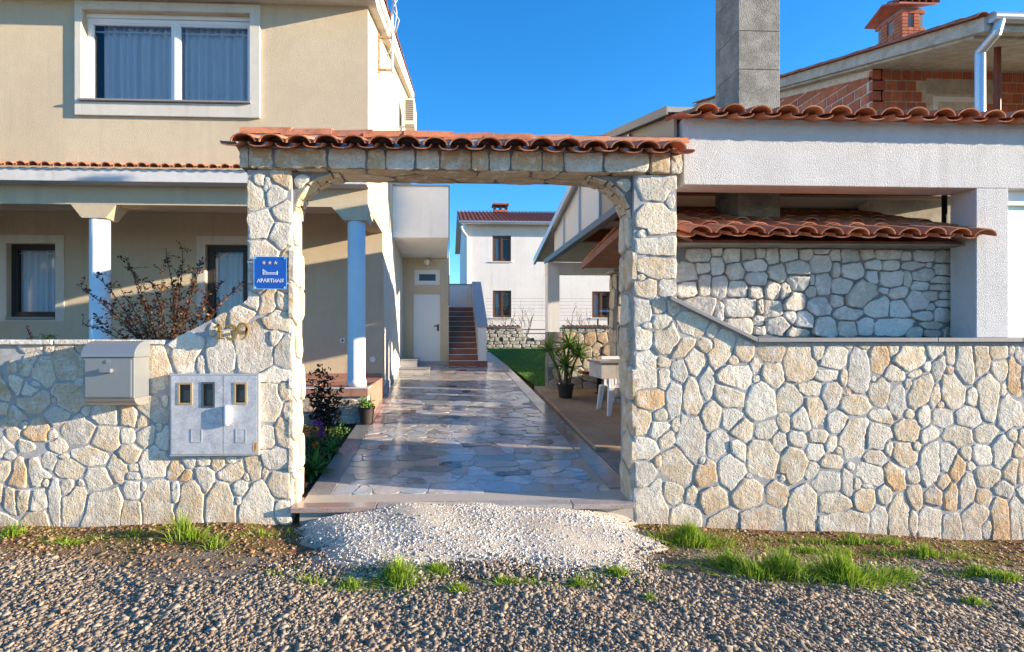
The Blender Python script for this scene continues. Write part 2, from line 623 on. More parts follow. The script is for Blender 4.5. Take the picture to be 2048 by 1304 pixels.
def lay_stones(cells, O, U, V, N, parent_of, m, thick=0.035, name='stone', pal=PAL_L, rough=0.006, tilt=0.05, seed=3, flat=False):
    g = np.random.default_rng(seed)
    O, U, V, N = (np.array(x, dtype=float) for x in (O, U, V, N))
    res = []
    for i, c, th, r in cells:
        rm = r.mean()
        nn = len(th)
        T = thick * g.uniform(0.55, 1.45)
        e1, e2 = min(0.25, 0.004 / rm), min(0.5, 0.022 / rm)
        rings = [(1.0, -0.02), (1.0, T * 0.7), (1 - e1, T), (1 - e2, T * 1.05), ((1 - e2) * 0.5, T * 1.07)]
        if flat:
            rings = [(1.0, -0.02), (1.0, T * 0.85), (1 - e1 * 0.4, T), ((1 - e1) * 0.5, T)]
        tu, tv = g.uniform(-tilt, tilt, 2)
        vs = []
        wob = 0.35 * np.sin(th * 2 + g.uniform(0, 6)) + 0.3 * np.sin(th * 3 + g.uniform(0, 6))
        for k, (f, d) in enumerate(rings):
            rr = r * f
            x, y = rr * np.cos(th), rr * np.sin(th)
            dd = d + (0 if k == 0 else 1) * (tu * x + tv * y) + (rough * (0.5 * wob * f + g.normal(0, 0.22, nn)) if k >= 2 else 0)
            vs.append(x[:, None] * U + y[:, None] * V + np.broadcast_to(dd, (nn,))[:, None] * N)
        vs.append(((rings[-1][1] + rough * g.normal(0, 0.15)) * N)[None])
        Vv = np.concatenate(vs)
        fs = []
        for k in range(len(rings) - 1):
            for a in range(nn):
                b = (a + 1) % nn
                fs.append((k * nn + a, k * nn + b, (k + 1) * nn + b, (k + 1) * nn + a))
        L = (len(rings) - 1) * nn
        fs += [(L + a, L + (a + 1) % nn, len(Vv) - 1) for a in range(nn)]
        if np.dot(np.cross(U, V), N) < 0:
            fs = [q[::-1] for q in fs]
        me = bpy.data.meshes.new(name)
        me.from_pydata([tuple(x) for x in Vv], [], fs)
        if not flat:
            me.polygons.foreach_set('use_smooth', [k >= 2 * nn for k in range(len(me.polygons))])
        me.materials.append(MATS[m])
        w0 = O + c[0] * U + c[1] * V
        par = parent_of(w0)
        o = put(name, me, None, par, w0)
        col = pal[g.integers(len(pal))]
        k = g.uniform(0.9, 1.1)
        o.color = (col[0] * k, col[1] * k, col[2] * k, 1)
        res.append(o)
    return res


def grid_seeds(u0, u1, v0, v1, w, h, seed, ang=0.5):
    g = np.random.default_rng(seed)
    out = []
    rows = max(1, round((v1 - v0) / h))
    for r in range(rows):
        u = u0 - g.uniform(0, w)
        while u < u1 + w:
            ww = w * g.uniform(0.55, 1.45)
            out.append((u + ww / 2, v0 + (r + 0.5) * (v1 - v0) / rows + g.uniform(-0.22, 0.22) * h, ww, h * g.uniform(0.75, 1.35), g.uniform(-ang, ang)))
            u += ww
    return out


# ------------------------------------------------------------------ roof tile
def tile_mesh(name, W=0.222, H=0.072, L=0.40, t=0.011, taper=0.86, up=True, n=8):
    """A canal tile: local -Y is down the slope; a cover tile arches up, a pan tile hangs down."""
    mb = MB()
    rows = []
    for (y, k) in ((0.0, taper if up else 1.0), (-L, 1.0 if up else taper)):
        for off in (0.0, -t):
            ring = []
            for i in range(n + 1):
                a = math.pi * i / n
                x = -math.cos(a) * (W / 2 + off) * k
                z = (math.sin(a) ** (1.15 if up else 0.7) if 0 < i < n else 0.0) * (H + off) * k
                ring.append((x, y, z if up else -z))
            rows.append(ring)
    to, ti, bo, bi = rows
    N = n + 1
    fs = []
    for i in range(n):
        fs += [(i, i + 1, 2 * N + i + 1, 2 * N + i), (N + i + 1, N + i, 3 * N + i, 3 * N + i + 1), (2 * N + i, 2 * N + i + 1, 3 * N + i + 1, 3 * N + i), (i + 1, i, N + i, N + i + 1)]
    fs += [(0, 2 * N, 3 * N, N), (n, N + n, 3 * N + n, 2 * N + n)]
    mb.add(to + ti + bo + bi, fs)
    return mb.mesh(name, smooth=False)


TCOL = [(0.60, 0.23, 0.11), (0.54, 0.19, 0.09), (0.57, 0.21, 0.12), (0.50, 0.17, 0.085), (0.62, 0.26, 0.14)]


def place_tile(me, loc, pitch, parent, rz=0.0, name='roof_tile', m='terracotta', seedc=None, roll=0.0):
    o = put(name, me, m, parent, loc)
    o.rotation_euler = (pitch + random.uniform(-0.02, 0.02), roll, rz + random.uniform(-0.02, 0.02))
    c = random.choice(TCOL)
    k = random.uniform(0.85, 1.1)
    o.color = (c[0] * k, c[1] * k, c[2] * k, 1)
    return o


def strip_holes(mb, x0, x1, z0, z1, y0, y1, holes):
    """A wall slab in the XZ plane with rectangular openings."""
    xs = sorted({x0, x1} | {a for h in holes for a in h[:2]})
    zs = sorted({z0, z1} | {a for h in holes for a in h[2:]})
    for i in range(len(xs) - 1):
        run = None
        for j in range(len(zs) - 1):
            cx, cz = (xs[i] + xs[i + 1]) / 2, (zs[j] + zs[j + 1]) / 2
            hole = any(h[0] < cx < h[1] and h[2] < cz < h[3] for h in holes)
            if not hole:
                run = (run[0], zs[j + 1]) if run else (zs[j], zs[j + 1])
            if hole or j == len(zs) - 2:
                if run:
                    mb.box(xs[i], xs[i + 1], y0, y1, run[0], run[1])
                run = None
    return mb
# ================================================================== THE SETTING
GY = 4.84                                            # front plane of the garden walls


def zy(y):
    return 0.16 + 0.068 * (min(max(y, 4.0), 20.0) - 4.84)


_gx, _gz = [-400, -30, -4.4, -1.4, 1.9, 5.4, 30, 400], [0.3, 0.1, 0.03, 0.0, -0.06, -0.24, -0.5, -0.8]


def zg(x, y):
    base = np.interp(x, _gx, _gz)
    return base - 0.03 * np.clip((4.4 - y) / 1.5, 0, 1)


def mound(x, y):
    """Pale gravel ramp heaped against the gate threshold."""
    cx, hw = 0.30, 1.52
    jx = 0.10 * np.sin(y * 9 + x * 2) + 0.06 * np.sin(y * 23)
    side = np.clip(1 - (np.abs(x - cx + jx) / hw) ** 4, 0, 1)
    fr = np.clip((y - 3.72 - 0.05 * np.sin(x * 4) - 0.015 * np.sin(x * 11 + 1)) / 1.02, 0, 1)
    return 0.20 * side * fr ** 0.85


def wob(x, y):
    return 0.012 * np.sin(x * 3.1 + y * 1.7) + 0.010 * np.sin(x * 1.3 - y * 4.3) + 0.006 * np.sin(x * 7.7 + y * 6.1)


xs = np.concatenate([[-400, -120, -40, -20, -12], np.arange(-8, 8.01, 0.16), [12, 20, 40, 120, 400]])
ys = np.concatenate([[-300, -60, -15, -4, -1], np.arange(0, 5.01, 0.12), [5.1, 5.6, 6.5, 8, 10, 12, 15, 18, 20, 24, 30, 45, 80, 200, 600, 1500]])
GX, GYY = np.meshgrid(xs, ys)
Zf = zg(GX, GYY) + np.where(GYY < 5, wob(GX, GYY) * (np.abs(GX) < 9), 0)
Zb = np.vectorize(zy)(GYY) - 0.10
Zg = np.where(GYY > 5.05, Zb, Zf)
V = np.stack([GX, GYY, Zg], -1).reshape(-1, 3)
nx, ny = len(xs), len(ys)
ii, jj = np.meshgrid(np.arange(nx - 1), np.arange(ny - 1))
a = (jj * nx + ii).ravel()
gm = raw_mesh('ground', V, np.stack([a, a + 1, a + nx + 1, a + nx], -1))
gm.polygons.foreach_set('use_smooth', [True] * len(gm.polygons))
# ground material: grey-brown road dirt, turning to dark red-brown mossy soil along the foot of the walls
m = mat('road_dirt', (0.26, 0.215, 0.165), 0.95, col2=(0.20, 0.165, 0.125), vs=4, bump=1.0, bs=60, bd=0.03, fine=0.35, spec=0.1)
n, l = m.node_tree.nodes, m.node_tree.links
p = n['Principled BSDF']
c0 = p.inputs['Base Color'].links[0].from_socket
geo = [x for x in n if x.type == 'NEW_GEOMETRY'][0]
sx = n.new('ShaderNodeSeparateXYZ')
l.new(geo.outputs['Position'], sx.inputs[0])
t = n.new('ShaderNodeTexNoise')
t.inputs['Scale'].default_value = 1.6
t.inputs['Detail'].default_value = 6
l.new(geo.outputs['Position'], t.inputs['Vector'])
ad = n.new('ShaderNodeMath')
ad.operation = 'MULTIPLY_ADD'
l.new(t.outputs[0], ad.inputs[0])
ad.inputs[1].default_value = 1.3
l.new(sx.outputs[1], ad.inputs[2])
mr = n.new('ShaderNodeMapRange')
mr.inputs[1].default_value = 4.75
mr.inputs[2].default_value = 5.05
l.new(ad.outputs[0], mr.inputs[0])
t2 = n.new('ShaderNodeTexNoise')
t2.inputs['Scale'].default_value = 5
l.new(geo.outputs['Position'], t2.inputs['Vector'])
rp = n.new('ShaderNodeValToRGB')
rp.color_ramp.elements[0].position, rp.color_ramp.elements[1].position = 0.42, 0.6
rp.color_ramp.elements[0].color, rp.color_ramp.elements[1].color = (0.19, 0.10, 0.05, 1), (0.19, 0.155, 0.04, 1)
l.new(t2.outputs[0], rp.inputs[0])
mx = n.new('ShaderNodeMix')
mx.data_type = 'RGBA'
l.new(mr.outputs[0], mx.inputs[0])
l.new(c0, mx.inputs[6])
l.new(rp.outputs[0], mx.inputs[7])
l.new(mx.outputs[2], p.inputs['Base Color'])
struct(put('ground', gm, 'road_dirt'))

CUBE = np.array([(-1, -1, -1), (1, -1, -1), (1, 1, -1), (-1, 1, -1), (-1, -1, 1), (1, -1, 1), (1, 1, 1), (-1, 1, 1)], dtype=float) * 0.5
CF = np.array([(0, 3, 2, 1), (4, 5, 6, 7), (0, 1, 5, 4), (1, 2, 6, 5), (2, 3, 7, 6), (3, 0, 4, 7)])


def pebbles(name, P, size, col, m='pebble'):
    n = len(P)
    S = size[:, None, None] * rng.uniform(0.65, 1.3, (n, 1, 3)) * np.array([1.2, 1.0, 0.55])
    v = CUBE[None] * S * rng.uniform(0.5, 1.15, (n, 8, 3))
    a, b = rng.uniform(0, 2 * np.pi, n), rng.normal(0, 0.5, n)
    ca, sa, cb, sb = np.cos(a)[:, None], np.sin(a)[:, None], np.cos(b)[:, None], np.sin(b)[:, None]
    y, z = v[..., 1] * cb - v[..., 2] * sb, v[..., 1] * sb + v[..., 2] * cb
    x = v[..., 0]
    v = np.stack([x * ca - y * sa, x * sa + y * ca, z], -1) + P[:, None, :]
    f = (CF[None] + 8 * np.arange(n)[:, None, None]).reshape(-1, 4)
    return raw_mesh(name, v.reshape(-1, 3), f, np.repeat(col, 8, 0), m)


def pal_cols(n, cols, w, jit=0.18):
    c = np.array(cols)[rng.choice(len(cols), n, p=np.array(w) / sum(w))]
    return c * (1 + rng.uniform(-jit, jit, (n, 1)))


# grey crushed gravel over the road
n = 135000
X = rng.uniform(-6.0, 6.0, n)
Y = rng.uniform(2.45, 4.82, n)
edge = 3.98 + 0.22 * np.sin(X * 1.7 + 1) + 0.12 * np.sin(X * 4.1)
keep = rng.uniform(0, 1, n) < np.where(Y < edge, 1.0, 0.20)
keep &= ~((mound(X, Y) > 0.045) & (rng.uniform(0, 1, n) < 0.93))
X, Y = X[keep], Y[keep]
n = len(X)
sz = np.clip(rng.lognormal(math.log(0.0135), 0.45, n), 0.006, 0.045)
P = np.stack([X, Y, zg(X, Y) + wob(X, Y) + mound(X, Y) + sz * 0.02], -1)
colr = pal_cols(n, [(0.31, 0.265, 0.215), (0.22, 0.195, 0.165), (0.39, 0.335, 0.265), (0.46, 0.40, 0.325), (0.36, 0.25, 0.17)], [5, 4, 4, 2, 1.5]) * np.array([0.86, 0.81, 0.75])
soily = (Y > 4.05 + 0.2 * np.sin(X * 1.7 + 1))[:, None]
colr = np.where(soily, colr * np.array([0.95, 0.78, 0.6]), colr)
struct(put('road_gravel', pebbles('road_gravel', P, sz, colr)), 'stuff')

# the pale gravel ramp: a heaped body with fine chippings on it
xs2, ys2 = np.linspace(-1.45, 2.0, 70), np.linspace(3.6, 4.86, 30)
A, B = np.meshgrid(xs2, ys2)
C = zg(A, B) + wob(A, B) + mound(A, B) + (0.040 * np.clip((mound(A, B) - 0.015) / 0.05, 0, 1) - 0.032) + 0.004 * np.sin(A * 9 + B * 5) * (mound(A, B) > 0.05)
V = np.stack([A, B, C], -1).reshape(-1, 3)
ii, jj = np.meshgrid(np.arange(69), np.arange(29))
a = (jj * 70 + ii).ravel()
rm_ = raw_mesh('gravel_ramp', V, np.stack([a, a + 1, a + 71, a + 70], -1))
rm_.polygons.foreach_set('use_smooth', [True] * len(rm_.polygons))
mat('pale_grit', (0.62, 0.555, 0.465), 0.95, col2=(0.52, 0.455, 0.38), vs=5, bump=1.0, bs=130, bd=0.02, fine=0.3, spec=0.1)
struct(put('gravel_ramp', rm_, 'pale_grit'))
n = 75000
X, Y = rng.uniform(-1.5, 2.05, n), rng.uniform(3.55, 4.81, n)
mm = mound(X, Y)
keep = rng.uniform(0, 1, n) < np.clip(mm * 7, 0.06, 0.8) * (0.55 + 0.45 * np.sin(X * 4 + Y * 6) * np.sin(X * 2.3 - Y * 3))
keep &= (mm > 0.004) | (rng.uniform(0, 1, n) < 0.05)
X, Y = X[keep], Y[keep]
n = len(X)
sz = np.clip(rng.lognormal(math.log(0.0085), 0.40, n), 0.004, 0.024)
P = np.stack([X, Y, zg(X, Y) + wob(X, Y) + mound(X, Y) + 0.006 + sz * 0.02 + 0.004 * np.sin(X * 9 + Y * 5)], -1)
colr = pal_cols(n, [(0.66, 0.60, 0.52), (0.74, 0.69, 0.62), (0.58, 0.52, 0.44), (0.50, 0.45, 0.39)], [5, 4, 3, 1])
struct(put('pale_gravel', pebbles('pale_gravel', P, sz, colr)), 'stuff')

# ------------------------------------------------------------------ driveway
DX0, DX1, DY0, DY1 = -1.30, 1.90, 4.84, 19.5
mb = MB()
for (y0, y1, xe) in ((DY0, 5.2, AX(1268, 4.84) - 0.005), (5.2, 9.0, DX1), (9.0, 14.0, DX1), (14.0, DY1, DX1)):
    za, zb = zy(y0), zy(y1)
    mb.hexa([(DX0, y0, za - 0.2), (xe, y0, za - 0.2), (xe, y1, zb - 0.2), (DX0, y1, zb - 0.2)], [(DX0, y0, za), (xe, y0, za), (xe, y1, zb), (DX0, y1, zb)])
drive = struct(mb.build('driveway', 'grout'))
sl_ = math.atan(0.068)
g = np.random.default_rng(5)
seeds = []
y = DY0 + 0.30
rowi = 0
while y < 16.0:
    hh = g.uniform(0.13, 0.27)
    x = DX0 + 0.26 - g.uniform(0, 0.15)
    while x < DX1 - 0.26:
        ww = g.uniform(0.12, 0.5)
        seeds.append((x + ww / 2, y + hh / 2 + g.uniform(-0.09, 0.09), ww * g.uniform(0.85, 1.15), hh * g.uniform(0.7, 1.5), g.uniform(-0.45, 0.45)))
        x += ww
    y += hh


def in_drive(q):
    return (q[..., 0] > DX0 + 0.235) & (q[..., 0] < DX1 - 0.235) & (q[..., 1] > DY0 + 0.275) & (q[..., 1] < 16.2)


cells = stone_cells(seeds, in_drive, gap=0.006, p=4.0, lim=1.3, nang=28, jit=0.01, seed=2, smooth=0, angular=0.05)
cells.sort(key=lambda c: c[1][1])
PAVE = [(0.42, 0.43, 0.45)] * 5 + [(0.35, 0.39, 0.42)] * 5 + [(0.50, 0.46, 0.45)] * 4 + [(0.44, 0.31, 0.26)] * 4 + [(0.40, 0.34, 0.26)] * 3 + [(0.20, 0.23, 0.22)] * 2 + [(0.48, 0.45, 0.42)] * 2 + [(0.035, 0.038, 0.04)]
PAVE = [tuple(min(0.75, v * 1.14) for v in c) for c in PAVE]
lay_stones(cells[:285], (0, 0, 0.16 - 0.068 * 4.84), (1, 0, 0), (0, 1, 0.068), (0, 0, 1), lambda w_: drive, 'paving', thick=0.006, name='paving_stone', pal=PAVE, rough=0, tilt=0.004, flat=True)
vv, ff, cc = [], [], []
for i, c, th, r in cells[285:]:
    k = len(vv)
    col = PAVE[g.integers(len(PAVE))]
    nn = len(th)
    for a in range(nn):
        x, y = c[0] + r[a] * math.cos(th[a]), c[1] + r[a] * math.sin(th[a])
        vv.append((x, y, zy(y) + 0.005))
        cc.append(col)
    vv.append((c[0], c[1], zy(c[1]) + 0.0055))
    cc.append(col)
    ff += [(k + a, k + (a + 1) % nn, k + nn) for a in range(nn)]
struct(put('far_paving', raw_mesh('far_paving', np.array(vv), np.array(ff), np.array(cc), 'paving_far'), parent=drive), 'stuff')
# long border slabs along both sides and across the threshold
for side, xa, xb in ((0, DX0, DX0 + 0.225), (1, DX1 - 0.225, DX1)):
    y = DY0 + 0.275 if side == 0 else 5.205
    while y < 15.5:
        L = g.uniform(0.5, 0.95)
        mb = MB().hexa([(xa, y, zy(y) - 0.02), (xb, y, zy(y) - 0.02), (xb, y + L - 0.008, zy(y + L) - 0.02), (xa, y + L - 0.008, zy(y + L) - 0.02)],
                       [(xa, y, zy(y) + 0.008), (xb, y, zy(y) + 0.008), (xb, y + L - 0.008, zy(y + L) + 0.008), (xa, y + L - 0.008, zy(y + L) + 0.008)])
        o = mb.build('border_slab', 'paving', drive)
        o.color = (*[c * g.uniform(0.85, 1.15) for c in ((0.29, 0.255, 0.25) if g.random() < 0.7 else (0.23, 0.235, 0.25))], 1)
        y += L
x = AX(583, 4.84) + 0.004
TX1 = AX(1268, 4.84) - 0.004
TW = [0.77, 0.27, 0.36, 0.25, 0.92, 0.60, 0.3]
for i, ww in enumerate(TW):
    xe = min(x + ww, TX1)
    if xe - x < 0.05:
        break
    o = MB().box(x, xe - 0.008, DY0 - 0.06, DY0 + 0.265, 0.118, 0.166).build('threshold_slab', 'paving', drive, bevel=0.006)
    o.color = (*[(0.40, 0.25, 0.20), (0.42, 0.37, 0.30), (0.42, 0.40, 0.36), (0.42, 0.35, 0.29), (0.42, 0.37, 0.32), (0.37, 0.31, 0.28), (0.36, 0.22, 0.20)][i], 1)
    x = xe

# tan concrete terrace to the right of the driveway, a lower apron in front of it
mb = MB()
mb.hexa([(1.915, 6.5, zy(6.5) - 0.2), (6.5, 6.5, zy(6.5) - 0.2), (6.5, 11.3, zy(11.3) - 0.2), (1.985, 11.3, zy(11.3) - 0.2)],
        [(1.915, 6.5, zy(6.5) + 0.05), (6.5, 6.5, zy(6.5) + 0.05), (6.5, 11.3, zy(11.3) + 0.05), (1.985, 11.3, zy(11.3) + 0.05)])
struct(mb.build('terrace_floor', 'tan_concrete', bevel=0.015))
mb = MB()
mb.hexa([(1.92, 5.2, zy(5.2) - 0.2), (6.5, 5.2, zy(5.2) - 0.2), (6.5, 6.49, zy(6.49) - 0.2), (1.92, 6.49, zy(6.49) - 0.2)],
        [(1.92, 5.2, zy(5.2) + 0.02), (6.5, 5.2, zy(5.2) + 0.02), (6.5, 6.49, zy(6.49) + 0.0), (1.92, 6.49, zy(6.49) + 0.0)])
struct(mb.build('terrace_apron', 'concrete', bevel=0.02))

# lawn
mb = MB()
ly = [11.4, 13, 15, 17, 20, 23.3]
for a_, b_ in zip(ly[:-1], ly[1:]):
    xa, xb = 2.06 - (a_ - 11) * 0.036, 2.06 - (b_ - 11) * 0.036
    mb.add([(xa, a_, zy(a_) + 0.015), (14, a_, zy(a_) + 0.015), (14, b_, zy(b_) + 0.015), (xb, b_, zy(b_) + 0.015)], [(0, 1, 2, 3)])
mat('turf', (0.09, 0.19, 0.03), 0.9, col2=(0.06, 0.14, 0.02), vs=2, bump=0.6, bs=60, bd=0.03, fine=0.3, spec=0.1)
struct(mb.build('lawn', 'turf'))


def blades(P, h, wd, lean, col):
    """Grass blades as bent strips: P (n,3) feet, h heights, wd widths, lean (n,2) drift of the tip."""
    n = len(P)
    a = rng.uniform(0, 2 * np.pi, n)
    sx, sy = np.cos(a) * wd / 2, np.sin(a) * wd / 2
    vs = []
    for t_, k in ((0, 1.0), (0.5, 0.8), (1.0, 0.08)):
        cx, cy, cz = P[:, 0] + lean[:, 0] * t_ ** 2, P[:, 1] + lean[:, 1] * t_ ** 2, P[:, 2] + h * t_ * (1 - 0.15 * t_)
        vs += [np.stack([cx - sx * k, cy - sy * k, cz], -1), np.stack([cx + sx * k, cy + sy * k, cz], -1)]
    V = np.stack(vs, 1).reshape(-1, 3)
    b = 6 * np.arange(n)[:, None]
    f = np.concatenate([b + np.array([[0, 1, 3, 2]]), b + np.array([[2, 3, 5, 4]])])
    return V, f, np.repeat(col, 6, 0)


n = 26000
Y = 11.4 + 11.8 * rng.uniform(0, 1, n) ** 1.2
X = 2.06 - (Y - 11) * 0.036 + rng.uniform(0, 4.2, n)
P = np.stack([X, Y, np.vectorize(zy)(Y) + 0.01], -1)
gc = pal_cols(n, [(0.10, 0.24, 0.035), (0.14, 0.30, 0.045), (0.07, 0.18, 0.025)], [3, 3, 2])
V, f, c = blades(P, rng.uniform(0.025, 0.06, n), np.full(n, 0.008), rng.normal(0, 0.02, (n, 2)), gc)
struct(put('lawn_grass', raw_mesh('lawn_grass', V, f, c, 'leaf')), 'stuff')

# planting bed between the left wall and the porch
mb = MB()
bx, by = np.linspace(-6, -1.31, 22), np.linspace(5.12, 8.2, 14)
for i in range(21):
    for j in range(13):
        q = [(bx[i + a], by[j + b], zy(by[j + b]) - 0.02 + 0.03 * math.sin(bx[i + a] * 5 + by[j + b] * 4) * (0 if i + a == 21 else 1)) for a, b in ((0, 0), (1, 0), (1, 1), (0, 1))]
        mb.add(q, [(0, 1, 2, 3)])
struct(mb.build('planting_bed', 'soil'))

# ================================================================== THE GARDEN WALLS AND THE GATE
LP0, LP1 = AX(495, GY), AX(583, GY)                 # left pillar
RP0, RP1 = AX(1268, GY), AX(1353, GY)               # right pillar
ZL = AZ(900, 341, 4.79)                             # underside of the lintel
PT = 0.36                                           # thickness of the gate
LX0 = -9.0
sL0, sL1 = at(330, 680, Y=GY), at(512, 590, Y=GY)
zLP = sL0.z + (sL1.z - sL0.z) * (LP0 - sL0.x) / (sL1.x - sL0.x)
sR0, sR1 = at(1337, 600, Y=GY), at(1510, 684, Y=GY)
RX1 = 9.0


def px_stones(lst, ox, oy, s, Y=GY):
    out = []
    for q in lst:
        cx, cy, w_, h_ = q[:4]
        ang = q[4] if len(q) > 4 else 0
        c = at(ox + cx / s, oy + cy / s, Y=Y)
        k = (at(ox + cx / s + 10, oy + cy / s, Y=Y).x - c.x) / 10
        out.append((c.x, c.z, w_ / s * k, h_ / s * k, -R(ang)))
    return out


LEFT = [(60, 230, 130, 130, -15), (180, 165, 140, 70), (295, 160, 60, 80), (235, 300, 150, 190, -20), (395, 260, 130, 220, -5), (120, 275, 50, 50), (480, 160, 60, 60),
        (90, 385, 170, 150, -30), (200, 380, 100, 60), (190, 490, 210, 150, -10), (405, 450, 170, 170, 30), (465, 375, 50, 60), (325, 475, 35, 45), (345, 560, 140, 120),
        (30, 540, 95, 130, -20), (510, 545, 45, 60), (75, 675, 100, 160, 15), (145, 620, 50, 70), (200, 690, 150, 240, 15), (315, 685, 60, 60), (470, 655, 210, 150, -20),
        (350, 740, 110, 90, -10), (0, 690, 35, 60), (625, 580, 170, 95), (765, 580, 120, 100), (850, 600, 80, 90, 20), (630, 700, 160, 150, 25), (755, 690, 90, 95),
        (865, 690, 105, 130, 15), (945, 640, 35, 50), (965, 710, 90, 110, -20), (945, 300, 130, 260), (915, 525, 150, 130), (975, 490, 45, 80), (50, 800, 90, 80),
        (125, 910, 210, 190), (285, 850, 100, 140, 15), (385, 810, 55, 45), (540, 810, 220, 110, 15), (405, 880, 180, 110, 5), (770, 790, 130, 110), (690, 885, 110, 160, -20),
        (915, 855, 160, 190, -5), (795, 875, 65, 50), (785, 925, 95, 50), (270, 960, 60, 65), (400, 990, 85, 110, 10), (480, 970, 45, 45), (585, 945, 165, 170), (320, 1070, 75, 300),
        (70, 1090, 130, 235), (215, 1090, 140, 210, 20), (440, 1090, 140, 240, 20), (605, 1110, 210, 260, 25), (785, 1010, 90, 130), (780, 1150, 125, 160), (930, 1080, 165, 300, -5),
        (855, 990, 35, 60), (1040, 890, 110, 100, -20), (1120, 840, 75, 70), (1210, 840, 80, 60), (1295, 850, 80, 90), (1370, 835, 60, 55), (1100, 925, 80, 75, -20),
        (1220, 950, 115, 170, -15), (1370, 900, 165, 110, -20), (1505, 880, 100, 150), (1465, 930, 45, 60), (1430, 1000, 110, 100, -20), (1130, 1070, 155, 270), (1045, 1020, 60, 140),
        (1310, 1090, 170, 280, -5), (1525, 1095, 205, 270), (1415, 1070, 40, 60), (1650, 970, 140, 180), (1640, 830, 165, 140), (1570, 905, 45, 70), (1665, 1120, 90, 120),
        (1590, 690, 80, 150), (1675, 660, 90, 190, -10), (1605, 490, 135, 250), (1680, 420, 75, 120), (1630, 330, 180, 90), (1700, 545, 50, 120),
        (1100, 180, 195, 250), (1190, 255, 60, 110), (1310, 200, 170, 210), (1500, 170, 190, 280), (1630, 105, 75, 95), (1675, 205, 90, 170), (1010, 180, 40, 60)]
S = px_stones(LEFT, 0, 640, 2.963)
S += px_stones([(1300, 1130, 130, 140, -25), (1435, 1072, 120, 140), (1555, 1065, 160, 150), (1620, 985, 160, 110), (1745, 995, 100, 170), (1850, 985, 95, 130), (1815, 1110, 180, 120),
                (1390, 1165, 60, 90), (1690, 900, 90, 60), (1860, 900, 60, 90)], 0, 300, 3.26)
S += px_stones([(200, 640, 150, 260), (360, 620, 155, 210), (250, 875, 225, 260, -25), (420, 765, 165, 190), (385, 950, 205, 230), (270, 1065, 225, 190), (225, 530, 90, 120, -20), (300, 560, 70, 130, 10), (430, 520, 215, 130),
                (500, 640, 80, 90), (205, 1230, 120, 160), (455, 1120, 90, 160), (440, 1260, 100, 130)], 460, 230, 3.95)
S += [(a[0], a[1], a[2], a[3], a[4]) for a in grid_seeds(-8.9, AX(-12, GY), -0.1, 1.62, 0.24, 0.25, 8)]
c0_, c1_ = at(340, 749, Y=GY), at(516, 911, Y=GY)


def in_left(q):
    x, z = q[..., 0], q[..., 1]
    top = np.interp(x, [LX0, sL0.x, LP0, LP0 + 0.001, LP1], [sL0.z - 0.045, sL0.z - 0.035, zLP - 0.006, ZL, ZL])
    ok = (z < top) & (x > LX0) & (x < LP1 - 0.004) & (z > -0.25)
    return ok & ~((x > c0_.x - 0.005) & (x < c1_.x + 0.005) & (z < c0_.z + 0.005) & (z > c1_.z - 0.005))


gate = thing('gate_arch', 'pale stone gateway with terracotta tiled lintel and curved corners over the driveway', 'gate', ((LP0 + RP1) / 2, GY + PT / 2, 0))
lw = MB().prism([(LX0, -0.4), (LX0, sL0.z - 0.04), (sL0.x, sL0.z - 0.04), (LP0 - 0.002, zLP - 0.012), (LP0 - 0.002, -0.4)], GY, GY + 0.30, 'y').build('garden_wall', 'mortar')
tag(lw, 'low pale stone wall left of the gate carrying mailbox and meter cabinet', 'wall')
rw = MB().prism([(RP1 + 0.002, -0.6), (RP1 + 0.002, sR0.z - 0.005 + 0.02), (sR1.x, sR1.z - 0.005), (RX1, sR1.z - 0.005), (RX1, -0.6)], GY, GY + 0.26, 'y').build('garden_wall', 'mortar')
tag(rw, 'long pale stone wall right of the gate with granite coping', 'wall')
cells = stone_cells(S, in_left, gap=0.012, seed=4)
lay_stones(cells, (0, GY, 0), (1, 0, 0), (0, 0, 1), (0, -1, 0), lambda w_: gate if w_[0] > LP0 - 0.01 else lw, 'limestone', thick=0.007, seed=21, rough=0.004, tilt=0.035)
# thin pale coping pieces on the left wall
g = np.random.default_rng(3)
x = LX0
while x < sL0.x:
    L = g.uniform(0.25, 0.6)
    xe = min(x + L, sL0.x + 0.01)
    o = MB().box(x, xe - 0.012, GY - 0.035 + g.uniform(-0.01, 0.01), GY + 0.32, sL0.z - 0.04, sL0.z + g.uniform(-0.004, 0.006)).build('coping_stone', 'limestone', lw, bevel=0.008)
    o.color = (0.66, 0.62, 0.55, 1)
    x = xe

